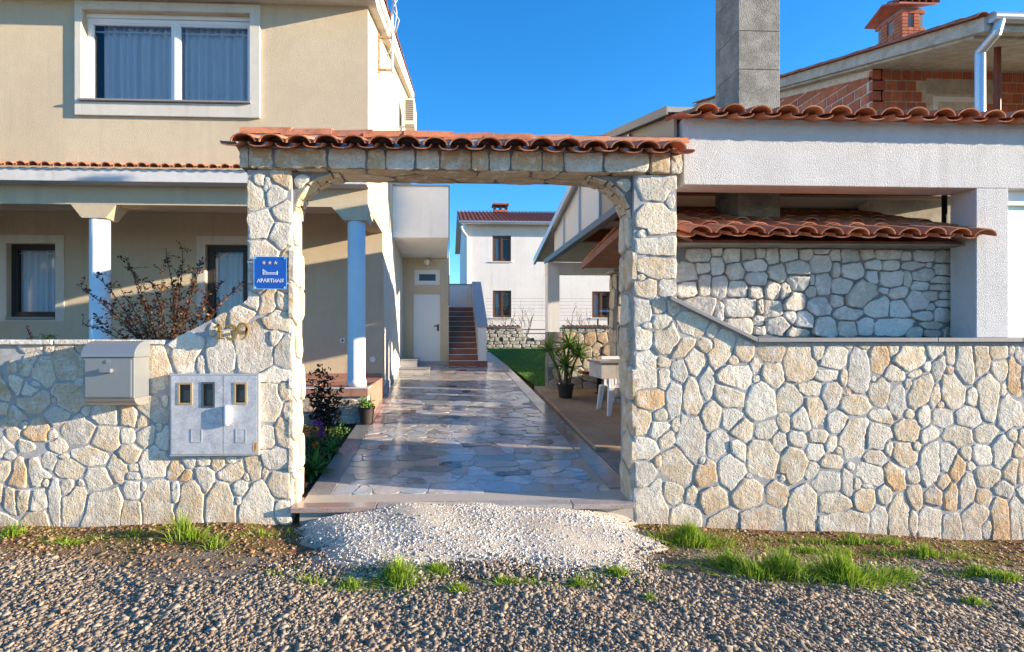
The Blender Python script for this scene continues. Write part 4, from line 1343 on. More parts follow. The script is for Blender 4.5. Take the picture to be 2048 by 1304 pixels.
# granite steps beside the door
for (xa, xb, ya, yb, h) in ((HX + 0.02, AX(859, 13.9), 13.9, 15.0, 0.12), (HX + 0.02, AX(834, 14.3), 14.35, 15.4, 0.30)):
    MB().box(xa, xb, ya, yb, zy(ya) - 0.1, zy(ya) + h - 0.031).build('step_riser', 'blue_granite', house)
    MB().box(xa, xb + 0.02, ya - 0.03, yb, zy(ya) + h - 0.03, zy(ya) + h).build('step_tread', 'granite', house, bevel=0.004)
gl = at(854, 524, Y=DYW - 0.1)
lamp = thing('wall_lamp', 'round white globe lamp above the small window over the white door', 'lamp', (gl.x, DYW, gl.z))
MB().tube([(gl.x, DYW - 0.001, gl.z + 0.02), (gl.x, DYW - 0.05, gl.z + 0.02)], 0.05, n=16).build('base', 'white_plastic', lamp)
MB().lathe(gl.x, DYW - 0.11, [(0.09 * math.sin(math.pi * k / 12) + 0.0005, gl.z - 0.09 * math.cos(math.pi * k / 12)) for k in range(13)], 20).build('globe', 'lamp_globe', lamp, smooth=True)

# outside stair beside the wing
ST = thing('outside_stair', 'brown tiled outside stair with white parapet and blue-grey granite coping', 'stair', (0.7, 15.2, zy(15.2)))
sx0, sx1, sx2 = wx1 + 0.01, AX(957, 15.2), AX(975, 15.2)
sz = zy(15.2) - 0.01
rs, td = 0.172, 0.285
for i in range(11):
    y0 = 15.2 + td * i
    z0 = sz + rs * i
    o = MB().box(sx0, (sx2 if i == 0 else sx1), y0, y0 + td - 0.001 + (0.9 if i == 10 else 0), z0 - (0.3 if i == 0 else 0.10), z0 + rs).build('step', 'step_tile', ST)
    MB().box(sx0, (sx2 if i == 0 else sx1) - 0.004, y0 - 0.012, y0 + 0.012, z0 + rs - 0.006, z0 + rs + 0.006).build('nosing', 'sign_white', o)
pz0 = AZ(965, 655, 15.3)
yt = 15.2 + td * 10.2
pz1 = AZ(948, 566, yt)
MB().prism([(15.31, sz), (15.31, pz0), (yt, pz1), (yt + 0.9, pz1), (yt + 0.9, sz)], sx1 + 0.002, sx2 - 0.02, 'x').build('parapet', 'white_render', ST)
MB().prism([(15.27, pz0 + 0.001), (yt, pz1 + 0.001), (yt, pz1 + 0.045), (15.27, pz0 + 0.045)], sx1 - 0.03, sx2 + 0.02, 'x').build('coping', 'blue_granite', ST)
MB().box(sx0, sx1, yt + 0.75, yt + 0.9, sz, AZ(920, 570, yt + 0.8)).build('landing_wall', 'white_render', ST)
MB().box(sx0, sx2, yt + 0.72, yt + 0.93, AZ(920, 570, yt + 0.8) + 0.001, AZ(920, 570, yt + 0.8) + 0.04).build('landing_coping', 'blue_granite', ST)

# ================================================================== CARPORT (right)
BF = 4.95                                            # front of the white beam
bz_b, bz_t = AZ(1700, 373, BF), AZ(1700, 241, BF)
CX0 = AX(1367, BF)
port = thing('carport', 'white rendered carport frame with tiled edge behind the right garden wall', 'carport', (4, BF, 0.2))
MB().box(CX0, 9.5, BF, BF + 0.27, bz_b, bz_t).build('beam', 'white_stucco', port, bevel=0.008)
kx0, kx1 = AX(1953, BF), AX(2017, BF)
MB().box(kx0, kx1, BF + 0.001, BF + 0.269, sR1.z + 0.042, bz_b - 0.0005).build('column', 'white_stucco', port, bevel=0.006)
# tile row on the beam
eY, eZ = BF - 0.17, AZ(1700, 229, 4.8) - 0.02
nt_ = 29
for i in range(nt_):
    x = CX0 - 0.02 + i * 0.2535
    dy, dz = 0.38 * math.cos(R(15)), 0.38 * math.sin(R(15))
    place_tile(PAN, (x + 0.03, eY + dy + 0.02, eZ + dz + 0.02), R(15), port)
    place_tile(COVER, (x + 0.157, eY + dy, eZ + dz + 0.012), R(15), port)
MB().prism([(BF + 0.001, bz_t + 0.001), (BF + 0.27, bz_t + 0.001), (BF + 0.27, bz_t + 0.12), (BF + 0.001, bz_t + 0.035)], CX0 + 0.01, 9.5, 'x').build('tile_bedding', 'dark_mortar', port)
# gable side panel, sheet roof, steel
GXp = CX0 - 0.01
zf = AZ(1366, 226, 5.02)
ry, rzz = 7.4, 4.47
by_, bzz = 12.2, 3.47
zb = AZ(1165, 462, 9)
zb = 3.40
Xg = 2.28


def roofz(y):
    return zf + (y - 5.02) * (rzz - zf) / (ry - 5.02) if y < ry else rzz + (y - ry) * (bzz - rzz) / (by_ - ry)


py_ = [5.02, 6.2, 7.4, 8.5, 9.6, 10.5]
for i in range(len(py_) - 1):
    y0, y1 = py_[i], py_[i + 1] - 0.012
    MB().prism([(y0, zb), (y1, zb), (y1, max(zb + 0.02, roofz(y1) - 0.02)), (y0, roofz(y0) - 0.02)], Xg - 0.03, Xg, 'x').build('gable_panel', 'tan_sheet' if i < 2 else 'sheet_metal', port)
    if i:
        MB().box(Xg - 0.065, Xg - 0.031, y0 - 0.035, y0 + 0.023, zb + 0.02, max(zb + 0.05, roofz(y0) - 0.05)).build('stud', 'zinc', port)
MB().box(Xg - 0.07, Xg + 0.05, 5.25, 11.35, zb - 0.10, zb - 0.002).build('steel_beam', 'steel_blue', port)
MB().prism([(5.0, zf), (ry, rzz), (by_, bzz), (by_, bzz + 0.07), (ry, rzz + 0.07), (5.0, zf + 0.05)], Xg - 0.10, 9.5, 'x').build('roof', 'corrugated', port)
MB().prism([(ry, rzz - 0.02), (by_ + 0.02, bzz - 0.06), (by_ + 0.02, bzz + 0.09), (ry, rzz + 0.09)], Xg - 0.15, Xg - 0.102, 'x').build('fascia', 'zinc', port)
MB().prism([(ry - 0.001, rzz - 0.02), (4.99, zf - 0.03), (4.99, zf + 0.055), (ry - 0.001, rzz + 0.075)], Xg - 0.118, Xg - 0.102, 'x').build('fascia', 'tan_sheet', port)
k = 0
yy = 5.4
while yy < ry - 0.1:
    MB().box(Xg + 0.05, 9.4, yy, yy + 0.05, roofz(yy) - 0.035, roofz(yy) - 0.004).build('sheet_rib', 'corrugated', port)
    yy += 0.15
for xr in (3.0, 5.2, 7.4):
    MB().prism([(5.25, roofz(5.25) - 0.04), (ry, rzz - 0.05), (ry, rzz - 0.19), (5.25, roofz(5.25) - 0.18)], xr, xr + 0.12, 'x').build('rafter', 'steel_blue', port)
for yr in (8.3, 9.3, 10.3):
    MB().box(Xg + 0.06, 9.3, yr, yr + 0.14, roofz(yr) - 0.26, roofz(yr) - 0.03).build('purlin', 'dark_wood', port)
# rear pillar on its stone parapet, rear wall pieces
RY_ = 11.05
rpx0, rpx1 = AX(1095.5, RY_), AX(1119, RY_)
lz = AZ(1150, 664, RY_)
MB().box(rpx0, rpx1, RY_, RY_ + 0.27, lz + 0.001, zb - 0.102).build('column', 'white_render', port)
MB().box(rpx0 - 0.01, 6.4, RY_ + 0.02, RY_ + 0.25, zb - 0.35, zb - 0.102).build('rear_beam', 'white_render', port)
pw = MB().box(rpx0, 6.4, RY_ - 0.05, RY_ + 0.28, 0.3, lz).build('parapet', 'dark_mortar', port)
cells = stone_cells(grid_seeds(rpx0, 4.6, 0.55, lz, 0.30, 0.26, 91, 0.7), lambda q: (q[..., 0] > rpx0 + 0.005) & (q[..., 0] < 4.6) & (q[..., 1] > 0.5) & (q[..., 1] < lz - 0.005), gap=0.014, lim=1.3, seed=8)
lay_stones(cells, (0, RY_ - 0.05, 0), (1, 0, 0), (0, 0, 1), (0, -1, 0), lambda w_: pw, 'flag_limestone', thick=0.02, seed=72, pal=[(0.58, 0.50, 0.38), (0.54, 0.45, 0.34), (0.60, 0.56, 0.48), (0.50, 0.38, 0.25)])
MB().box(AX(1735, 9.0), 9.4, 9.0, 9.2, 0.4, 4.3).build('rear_wall', 'pale_concrete', port)
MB().box(8.3, 8.5, 5.25, 12.4, 0.0, 2.1).build('side_wall', 'pale_concrete', port)  # unseen wall, added to block the low sun from driveway and porch
MB().tube([(AX(1889, 6.0), 6.0, 2.5), (AX(1889, 6.0), 6.0, 4.2)], 0.028, n=10).build('rain_pipe', 'black_metal', port)
# frosted panel right of the column
fx0 = kx1 + 0.003
MB().box(fx0, 8.5, BF + 0.14, BF + 0.155, sR1.z + 0.13, bz_b - 0.14).build('frosted_pane', 'frosted', port)
MB().box(fx0, 8.5, BF + 0.10, BF + 0.19, sR1.z + 0.042, sR1.z + 0.128).build('pane_frame', 'white_plastic', port)
MB().box(fx0, 8.5, BF + 0.10, BF + 0.19, bz_b - 0.138, bz_b - 0.001).build('pane_frame', 'white_plastic', port)
MB().box(fx0 + 0.02, fx0 + 0.07, BF + 0.07, BF + 0.099, sR1.z + 0.085, sR1.z + 0.105).build('latch', 'dark_frame', port)

# ================================================================== OUTDOOR KITCHEN under the carport
KF = 5.30
kit = thing('outdoor_kitchen', 'rough stone outdoor kitchen with weathered tile roof and concrete block chimney', 'outdoor kitchen', (4, KF, 0.3))
kx = AX(1907, KF)
kzt = AZ(1600, 497, KF)
MB().box(RP1 + 0.02, kx, KF, KF + 0.3, 0.1, kzt).build('front_wall', 'dark_mortar', kit)
ROUGH = [(195, 425, 120, 80), (300, 410, 60, 50), (380, 430, 95, 80), (480, 425, 85, 75), (545, 415, 55, 65), (615, 435, 80, 95), (710, 425, 95, 75), (805, 425, 65, 70), (895, 405, 90, 40), (970, 430, 65, 70), (1060, 430, 110, 80), (1155, 425, 75, 65), (1270, 420, 130, 60), (1380, 435, 60, 45), (1480, 435, 120, 55), (1595, 440, 95, 60),
         (115, 530, 130, 110), (215, 505, 80, 65), (300, 490, 65, 100), (405, 525, 95, 90), (520, 487, 125, 70), (640, 535, 100, 110), (755, 505, 130, 85), (890, 480, 115, 95), (975, 510, 40, 90), (1080, 520, 115, 100), (1190, 485, 95, 60), (1280, 490, 80, 65), (1420, 490, 100, 40), (1510, 485, 30, 30), (1595, 510, 100, 60), (1475, 540, 105, 65),
         (130, 620, 110, 90), (228, 595, 65, 130), (315, 605, 85, 110), (415, 625, 105, 100), (528, 565, 125, 80), (520, 635, 80, 80), (620, 625, 85, 125), (695, 635, 70, 100), (760, 585, 120, 95), (840, 570, 25, 55), (835, 640, 70, 65), (905, 595, 85, 130), (1020, 610, 130, 95), (1185, 560, 80, 85), (1285, 565, 125, 90), (1390, 565, 45, 80), (1455, 605, 90, 50), (1580, 570, 110, 40), (1575, 612, 120, 30),
         (200, 720, 170, 95), (315, 745, 50, 90), (430, 730, 180, 105), (545, 720, 40, 80), (615, 735, 100, 100), (745, 690, 130, 110), (885, 720, 140, 120), (975, 690, 80, 70), (1130, 650, 195, 150, -20), (1245, 630, 60, 35), (1330, 645, 100, 65), (1430, 690, 120, 100), (1505, 660, 105, 45), (1605, 660, 85, 35), (1595, 705, 90, 35), (1520, 725, 50, 40), (1210, 725, 150, 110), (1340, 735, 110, 100),
         (430, 830, 140, 90), (535, 805, 60, 60), (545, 855, 70, 50), (645, 830, 125, 90), (720, 780, 70, 70), (800, 795, 105, 100), (755, 865, 120, 50), (920, 830, 130, 110), (1045, 765, 165, 75), (1040, 840, 100, 90), (1145, 830, 100, 90), (1305, 835, 225, 85), (1475, 775, 120, 45), (1585, 770, 90, 70), (1415, 865, 95, 55), (1530, 830, 120, 35), (1530, 875, 110, 35), (1610, 870, 40, 45)]
S = px_stones(ROUGH, 1330, 360, 2.852, Y=KF - 0.02)
cells = stone_cells(S, lambda q: (q[..., 0] > RP1 + 0.02) & (q[..., 0] < kx) & (q[..., 1] > 1.45) & (q[..., 1] < kzt - 0.004), gap=0.010, p=3.0, lim=1.3, seed=12, nang=28)
lay_stones(cells, (0, KF, 0), (1, 0, 0), (0, 0, 1), (0, -1, 0), lambda w_: kit, 'rough_limestone', thick=0.022, seed=73, rough=0.010, tilt=0.14, pal=[(0.62, 0.58, 0.51), (0.66, 0.63, 0.58), (0.58, 0.52, 0.43), (0.54, 0.50, 0.45)])
# eave slab and tile roof, gable end boarded in wood
ez = AZ(1600, 484, 5.0)
MB().box(RP1 + 0.03, kx - 0.03, 5.06, KF + 0.3, kzt + 0.001, ez).build('eave_slab', 'concrete', kit, bevel=0.01)
kp = R(18)
oE = (4.86, AZ(1650, 466, 4.86))
col0 = RP1 + 0.10
rows, exp_ = 5, 0.34
for r_ in range(rows):
    for i in range(13):
        x = col0 + i * 0.2535
        if x > AX(1960, 4.9):
            continue
        t_ = 0.36 + r_ * exp_
        dy, dz = t_ * math.cos(kp), t_ * math.sin(kp)
        place_tile(PAN, (x, oE[0] + dy + 0.02, oE[1] + dz + 0.004 + 0.010 * r_), kp, kit, m=None if PAN.materials else 'terracotta')
        place_tile(COVER, (x + 0.127, oE[0] + dy, oE[1] + dz - 0.006 + 0.010 * r_), kp, kit)
ridge_y = oE[0] + (0.1 + rows * exp_) * math.cos(kp)
ridge_z = oE[1] + (0.1 + rows * exp_) * math.sin(kp) + 0.02
bk_y, bk_z = 9.1, 2.98
MB().prism([(5.1, ez + 0.001), (ridge_y, ridge_z - 0.09), (bk_y, bk_z - 0.06), (bk_y, bk_z - 0.02), (ridge_y, ridge_z - 0.04), (5.1, ez + 0.03)], RP1 + 0.28, kx - 0.05, 'x').build('roof_deck', 'wood', kit)
kp2 = math.atan((ridge_z - bk_z) / (bk_y - ridge_y))
nr = 5
for r_ in range(nr):
    t_ = 0.36 + r_ * 0.36
    for i in range(4):
        x = RP1 + 0.34 + i * 0.2535
        dy, dz = t_ * math.cos(kp2), t_ * math.sin(kp2)
        place_tile(PAN, (x, bk_y - dy, bk_z + dz + 0.06 + 0.008 * r_), kp2, kit, rz=math.pi)
        place_tile(COVER, (x + 0.127, bk_y - dy, bk_z + dz + 0.05 + 0.008 * r_), kp2, kit, rz=math.pi)
MB().prism([(ridge_y, ridge_z - 0.10), (bk_y + 0.02, bk_z - 0.08), (bk_y + 0.02, bk_z + 0.03), (ridge_y, ridge_z)], RP1 + 0.24, RP1 + 0.279, 'x').build('barge_board', 'wood', kit)
PRY, PRZ = 9.25, 2.86
px0 = AX(1234, PRY)
MB().box(px0 - 0.1, px0 + 0.6, PRY - 0.25, PRY - 0.1, PRZ + 0.1, PRZ + 0.26).build('timber_beam', 'wood', kit)
# side pier of pale stone
pier = MB().box(px0, px0 + 0.6, PRY, PRY + 0.4, 0.3, PRZ).build('pier', 'dark_mortar', kit)
cells = stone_cells(grid_seeds(px0, px0 + 0.6, 0.3, PRZ, 0.26, 0.32, 95, 0.5), lambda q: (q[..., 0] > px0) & (q[..., 0] < px0 + 0.6) & (q[..., 1] > 0.3) & (q[..., 1] < PRZ - 0.02), gap=0.012, lim=1.3, seed=15)
lay_stones(cells, (0, PRY, 0), (1, 0, 0), (0, 0, 1), (0, -1, 0), lambda w_: pier, 'flag_limestone', thick=0.015, seed=75, pal=[(0.62, 0.56, 0.46), (0.58, 0.50, 0.38)])
cells = stone_cells(grid_seeds(PRY, PRY + 0.4, 0.3, PRZ, 0.26, 0.32, 96, 0.5), lambda q: (q[..., 0] > PRY) & (q[..., 0] < PRY + 0.4) & (q[..., 1] > 0.3) & (q[..., 1] < PRZ - 0.02), gap=0.012, lim=1.3, seed=16)
lay_stones(cells, (px0, 0, 0), (0, 1, 0), (0, 0, 1), (-1, 0, 0), lambda w_: pier, 'flag_limestone', thick=0.015, seed=76, pal=[(0.62, 0.56, 0.46), (0.58, 0.50, 0.38)])
MB().box(px0 - 0.08, px0 + 0.62, PRY - 0.05, PRY + 0.44, PRZ + 0.001, PRZ + 0.06).build('pier_cap', 'pale_concrete', kit, bevel=0.01)
cp_ = [(px0 + 0.0, PRZ + 0.62), (px0 - 0.10, PRZ + 0.42), (px0 - 0.02, PRZ + 0.30), (px0 - 0.12, PRZ + 0.15), (px0 - 0.05, PRZ + 0.02), (px0 - 0.10, PRZ - 0.10)]
MB().tube([(x, PRY - 0.3, z) for x, z in cp_], 0.012, n=6).build('hanging_cable', 'cable', kit, smooth=True)
# concrete block chimney
CHY = 5.72
cx0, cx1 = AX(1477, CHY), AX(1560, CHY)
chd = 0.50
chm = MB().box(cx0 + 0.012, cx1 - 0.012, CHY + 0.012, CHY + chd - 0.012, 2.9, 6.0).build('chimney', 'concrete', kit)
for zj0, zj1 in ((2.95, AZ(1520, 328, CHY)), (AZ(1520, 328, CHY), AZ(1520, 222, CHY)), (AZ(1520, 222, CHY), AZ(1520, 139, CHY)), (AZ(1520, 139, CHY), AZ(1520, 62, CHY)), (AZ(1520, 62, CHY), AZ(1520, -18, CHY)), (AZ(1520, -18, CHY), 5.99)):
    MB().box(cx0, cx1, CHY, CHY + chd, zj0 + 0.003, zj1 - 0.002).build('chimney_block', 'chimney_concrete', chm, bevel=0.006)
# ================================================================== BRICK HOUSE (behind, right)
QY = 12.0
QX = AX(1745, QY)
qzt = AZ(1745, 137, QY)
brick = thing('brick_house', 'unfinished red clay block house with concrete eaves behind the carport', 'house', (QX + 3, QY, 1))
eYq, eZq = 9.05, AZ(1975, 62, 9.05)
XR = QX - 0.42
RQ = 20.0
sq = (AZ(1382, 222, RQ) - eZq) / (RQ - eYq)


def sof(y):
    return eZq + (y - eYq) * sq


MB().box(QX + 0.02, QX + 8, QY + 0.02, QY + 0.3, 0.5, qzt + 0.1).build('front_wall', 'brick_mortar', brick)
MB().prism([(QY + 0.02, 0.5), (RQ + 1, 0.5), (RQ + 1, sof(RQ - 1) - 0.02), (RQ, sof(RQ) - 0.02), (QY + 0.02, sof(QY) - 0.02)], QX + 0.015, QX + 0.3, 'x').build('gable_wall', 'brick_mortar', brick)
BLK = {}


def block(w_, d_, h_, x, y, z, nm='clay_block', par=brick, m_='clay_block'):
    key = (round(w_, 3), round(d_, 3), round(h_, 3), m_)
    if key not in BLK:
        BLK[key] = MB().box(0, w_, 0, d_, 0, h_).mesh(nm)
        BLK[key].materials.append(MATS[m_])
    o = put(nm, BLK[key], None, par, (x, y, z))
    k = random.uniform(0.7, 1.15)
    o.color = (0.54 * k, (0.165 + random.uniform(-0.03, 0.03)) * k, 0.085 * k, 1)
    return o


wq = (AX(1868, QY), AX(1972, QY), AZ(1900, 240, QY), AZ(1900, 193, QY))
lq = (AX(1853, QY), AX(1986, QY), AZ(1900, 187, QY), AZ(1900, 158, QY))
z = qzt
for r_ in range(8):
    z -= 0.25
    x = QX + (0.0 if r_ % 2 else 0.0)
    i = 0
    while x < QX + 4.6:
        w_ = 0.36 if (i == 0 and r_ % 2) else 0.25
        cxm, czm = x + w_ / 2, z + 0.12
        if not (lq[0] - 0.1 < cxm < lq[1] + 0.1 and lq[2] - 0.08 < czm < lq[3] + 0.03) and not (wq[0] - 0.08 < cxm < wq[1] + 0.08 and czm < wq[3] + 0.02):
            block(w_ - 0.04, 0.1, 0.215, x, QY, z)
        x += w_
        i += 1
MB().box(lq[0], lq[1], QY - 0.005, QY + 0.1, lq[2], lq[3]).build('lintel', 'pale_concrete', brick)
window(brick, wq[0], wq[1], wq[2] - 0.6, wq[3], QY + 0.003, 'white_plastic', fw=0.08, fd=0.05, depth=0.9)
# gable face: long hollow blocks seen on the flat
z = qzt - 8 * 0.25
r_ = 0
while z < sof(RQ):
    y = QY + 0.005 + (0.0 if r_ % 2 else 0.19)
    while y < RQ - 0.3:
        za_, zb_ = sof(y) - 0.22, sof(y + 0.366) - 0.22          # cut along the sloping ring beam
        if z > 5.0 and min(za_, zb_) > z + 0.238:
            block(0.03, 0.34, 0.215, QX, y, z)
        elif z > 5.0 and zb_ > z + 0.05:
            ya_ = y if za_ > z + 0.02 else y + (z + 0.02 - za_) / sq
            yt_ = y + (z + 0.238 - za_) / sq
            poly = [(ya_, z), (y + 0.366, z)]
            poly += [(y + 0.366, min(zb_, z + 0.238))] + ([(max(yt_, y), z + 0.238)] if yt_ < y + 0.36 else []) + [(ya_, max(z + 0.02, min(za_, z + 0.238)))]
            o = MB().prism([(a - y, b - z) for a, b in poly], 0, 0.03, 'x').build('clay_block', 'clay_block', brick, loc=(QX, y, z))
            k = random.uniform(0.7, 1.1)
            o.color = (0.54 * k, 0.165 * k, 0.085 * k, 1)
        y += 0.38
    z += 0.25
    r_ += 1
# roof slab of raw concrete, tiles along the rake, gutter, downpipe, post
MB().prism([(eYq, eZq), (RQ, sof(RQ)), (RQ + 1.5, sof(RQ) - 0.45), (RQ + 1.5, sof(RQ) - 0.2), (RQ, sof(RQ) + 0.25), (eYq, eZq + 0.25)], XR, QX + 9, 'x').build('roof', 'pale_concrete', brick)
MB().prism([(eYq + 0.3, eZq + sq * 0.3 - 0.05), (RQ, sof(RQ) - 0.05), (RQ, sof(RQ) - 0.004), (eYq + 0.3, eZq + sq * 0.3 - 0.004)], XR + 0.12, QX + 9, 'x').build('soffit_lip', 'pale_concrete', brick)
pq = math.atan(sq)
y = eYq + 0.42
QT = tile_mesh('rake_tile', W=0.24, H=0.085, L=0.47, up=True)
while y < RQ + 0.2:
    o = place_tile(QT, (XR - 0.035, y, sof(y) + 0.25 - 0.005), pq, brick, name='rake_tile', m='old_terracotta')
    o.color = (0.44, 0.145, 0.085, 1)
    y += 0.40
for i in range(10):
    o = place_tile(QT, (XR + 0.36 + i * 0.27, eYq + 0.42, sof(eYq + 0.42) + 0.265), pq, brick, m='old_terracotta')
    o.color = (0.30, 0.10, 0.07, 1)
MB().tube([(XR + 0.05, eYq - 0.08, eZq + 0.20), (QX + 9, eYq - 0.08, eZq + 0.20)], 0.095, n=14).build('gutter', 'zinc', brick, smooth=False)
p0 = at(2000, 38, Y=eYq - 0.08)
p1, p2, p3 = at(1993, 66, Y=eYq - 0.05), at(1960, 104, Y=eYq + 0.25), at(1957, 240, Y=eYq + 0.3)
MB().tube([p0, p1 + Vector((0, 0, 0.03)), p1, p2, p2 - Vector((0, 0, 0.05)), (p2.x, p2.y, 2.0)], 0.078, n=14).build('downpipe', 'zinc', brick, smooth=False)
pp = at(1995, 150, Y=9.9)
MB().tube([(pp.x, 9.9, sof(9.9)), (pp.x, 9.9, 2.0)], 0.055, n=12).build('post', 'dark_wood', brick)
# brick chimney with little gabled tile cap
CY = 14.6
bq0, bqm, bq1 = AX(1762, CY + 0.5), AX(1805, CY), AX(1852, CY)
chz0, chz1 = AZ(1820, 88, CY), AZ(1820, 14, CY)
bch = MB().box(bqm + 0.05, bq1 - 0.05, CY + 0.05, CY + 0.9, chz0 - 0.6, chz1).build('chimney', 'dark_mortar', brick)
zz = chz0 - 0.3
r_ = 0
while zz < chz1 - 0.09:
    frac = (zz - chz0) / (chz1 - chz0)
    hole = 0.42 < frac < 0.80
    for k in range(4):
        if hole and k in (1, 3) and True:
            continue
        wbr = (bq1 - bqm) / 4
        block(wbr - 0.015, 0.08, 0.085, bqm + k * wbr, CY, zz, 'brick', bch)
        if not (hole and k in (1, 2) and k == 1):
            block(0.08, 0.225 - 0.02, 0.085, bqm - 0.002, CY + 0.085 + k * 0.225, zz, 'brick', bch)
    zz += 0.1
    r_ += 1
mb = MB()
mb.prism([(CY - 0.15, chz1), (CY + 0.45, chz1 + 0.28), (CY + 1.1, chz1), (CY + 1.1, chz1 + 0.05), (CY + 0.45, chz1 + 0.34), (CY - 0.15, chz1 + 0.05)], bqm - 0.22, bq1 + 0.2, 'x').build('chimney_cap', 'red_tile', bch)
for i in range(6):
    o = place_tile(QT, (bqm - 0.15 + i * (bq1 - bqm + 0.3) / 5, CY + 0.27, chz1 + 0.25), R(24), brick, m='old_terracotta')
    o.color = (0.33, 0.10, 0.07, 1)

# ================================================================== WHITE HOUSE (far)
WY = 28.0
wx0 = AX(931, WY)
wz1 = AZ(1000, 449, WY)
whouse = thing('white_house', 'plain white two-storey house with red tile roof and brown windows', 'house', (wx0 + 5, WY, 1.1))
WH = [(AX(a, WY), AX(b, WY), AZ(1000, d, WY), AZ(1000, c, WY)) for a, b, c, d in ((985, 1022, 471, 523), (985.5, 1022.5, 581, 635), (1184, 1221, 582, 635))]
mb = MB()
strip_holes(mb, wx0, wx0 + 11, 0.9, wz1 + 0.1, WY, WY + 0.3, WH)
mb.build('front_wall', 'white_render', whouse)
MB().prism([(WY + 0.301, 0.9), (WY + 9, 0.9), (WY + 9, wz1), (WY + 4.7, wz1 + 1.55), (WY + 0.301, wz1 + 0.1)], wx0, wx0 + 0.3, 'x').build('gable_wall', 'white_render', whouse)
for h in WH:
    wn = window(whouse, h[0], h[1], h[2], h[3], WY + 0.06, 'brown_frame', fw=0.09, mull=(0.46,), depth=1.0, curtain=((h[0], h[0] + 0.5),), sill=(-0.1, 0.1, 0.12, 0.05, 'white_paint'))
# roof of waved tile rows
mb = MB()
nxr = 52 * 6
er, rr_ = (WY - 0.45, wz1 + 0.02), (WY + 4.7, AZ(1000, 424, WY + 4.7))
xa, xb = wx0 - 0.35, wx0 + 11.3
rowsn = 12
for r_ in range(rowsn):
    t0, t1 = r_ / rowsn, (r_ + 1.12) / rowsn
    k = len(mb.v)
    for (t_, up_) in ((t0, 0.03), (t1, 0.0)):
        for i in range(nxr + 1):
            a = i / 6 * 2 * math.pi
            mb.v.append((xa + (xb - xa) * i / nxr, er[0] + (rr_[0] - er[0]) * t_, er[1] + (rr_[1] - er[1]) * t_ + up_ + 0.028 * abs(math.sin(a / 2)) + 0.05))
    mb.f += [(k + i, k + i + 1, k + nxr + 2 + i, k + nxr + 1 + i) for i in range(nxr)]
o = mb.build('roof', 'red_tile', whouse)
MB().prism([(er[0], er[1] - 0.08), (rr_[0], rr_[1] - 0.1), (WY + 9.5, wz1 - 0.1), (WY + 9.5, wz1), (rr_[0], rr_[1]), (er[0], er[1] + 0.04)], xa + 0.02, xb - 0.02, 'x').build('roof_deck', 'zinc', whouse)
MB().tube([(xa, er[0] - 0.06, er[1] - 0.02), (xb, er[0] - 0.06, er[1] - 0.02)], 0.09, n=10).build('gutter', 'zinc', whouse)
g0 = at(923, 452, Y=er[0] - 0.06)
MB().tube([g0, (g0.x + 0.02, er[0], g0.z - 0.15), (wx0 + 0.08, WY - 0.08, g0.z - 0.5), (wx0 + 0.08, WY - 0.08, 1.0)], 0.07, n=10).build('downpipe', 'white_paint', whouse)
cz0 = rr_[1] + 0.0
ca, cb = AX(987, WY + 4.5), AX(1014, WY + 4.5)
ch = MB().box(ca, cb, WY + 4.2, WY + 4.9, cz0 - 0.5, cz0 + 0.02).build('chimney', 'red_tile', whouse)
for k in range(3):
    xk = ca + (cb - ca - 0.12) * k / 2
    MB().box(xk, xk + 0.12, WY + 4.22, WY + 4.88, cz0 + 0.021, cz0 + 0.32).build('chimney_pillar', 'dark_frame', ch)
MB().box(ca - 0.08, cb + 0.08, WY + 4.1, WY + 5.0, cz0 + 0.321, cz0 + 0.42).build('chimney_cap', 'red_tile', ch)

# ================================================================== FAR GARDEN WALL with a round dip
FY = 23.5
fz0, fz1 = zy(FY) - 0.1, AZ(1000, 655, FY)
far = thing('far_wall', 'low grey stone boundary wall with round dip at the end of the lawn', 'wall', (3, FY, 1.2))
dcx, dr_ = AX(1080, FY), 0.80
zdip = fz1 - 0.02
pts = [(AX(960, FY), fz0), (AX(960, FY), fz1)]
ang = [math.pi + math.pi * k / 14 for k in range(15)]
pts += [(dcx + dr_ * math.cos(a), zdip + 0.55 * math.sin(a)) for a in ang]
pts += [(dcx + dr_ + 0.01, fz1), (13, fz1), (13, fz0)]
MB().prism(pts, FY, FY + 0.3, 'y').build('wall_body', 'dark_mortar', far)


def in_far(q):
    x, z = q[..., 0], q[..., 1]
    return (z < fz1 - 0.01) & (z > fz0) & (x > pts[0][0]) & (x < 8.2) & (((x - dcx) / (dr_ + 0.02)) ** 2 + ((z - zdip) / 0.57) ** 2 > 1)


cells = stone_cells(grid_seeds(AX(962, FY), 8.2, fz0, fz1, 0.33, 0.16, 97, 0.1), in_far, gap=0.014, p=4.5, lim=1.25, nang=16, seed=17)
lay_stones(cells, (0, FY, 0), (1, 0, 0), (0, 0, 1), (0, -1, 0), lambda w_: far, 'rough_limestone', thick=0.025, seed=77, rough=0.006, pal=[(0.42, 0.40, 0.36), (0.48, 0.45, 0.40), (0.36, 0.34, 0.31)])
FT = tile_mesh('coping_tile', W=0.19, H=0.08, L=0.5, up=True, n=6)
for (xa, xb) in ((AX(968, FY), dcx - dr_ - 0.05), (dcx + dr_ + 0.25, 8.5)):
    x = xa + 0.1
    while x < xb:
        place_tile(FT, (x, FY + 0.38, fz1 + 0.07), R(8), far, name='coping_tile')
        x += 0.21
    MB().box(xa, xb, FY - 0.03, FY + 0.33, fz1 + 0.001, fz1 + 0.06).build('coping_bed', 'white_render', far)
for k, pyl in enumerate((659, 667)):
    zl = AZ(1080, pyl, FY + 0.15)
    MB().tube([(dcx - 0.85, FY + 0.15, zl), (dcx + 0.85, FY + 0.15, zl)], 0.022, n=6).build('rail', 'steel_blue', far)
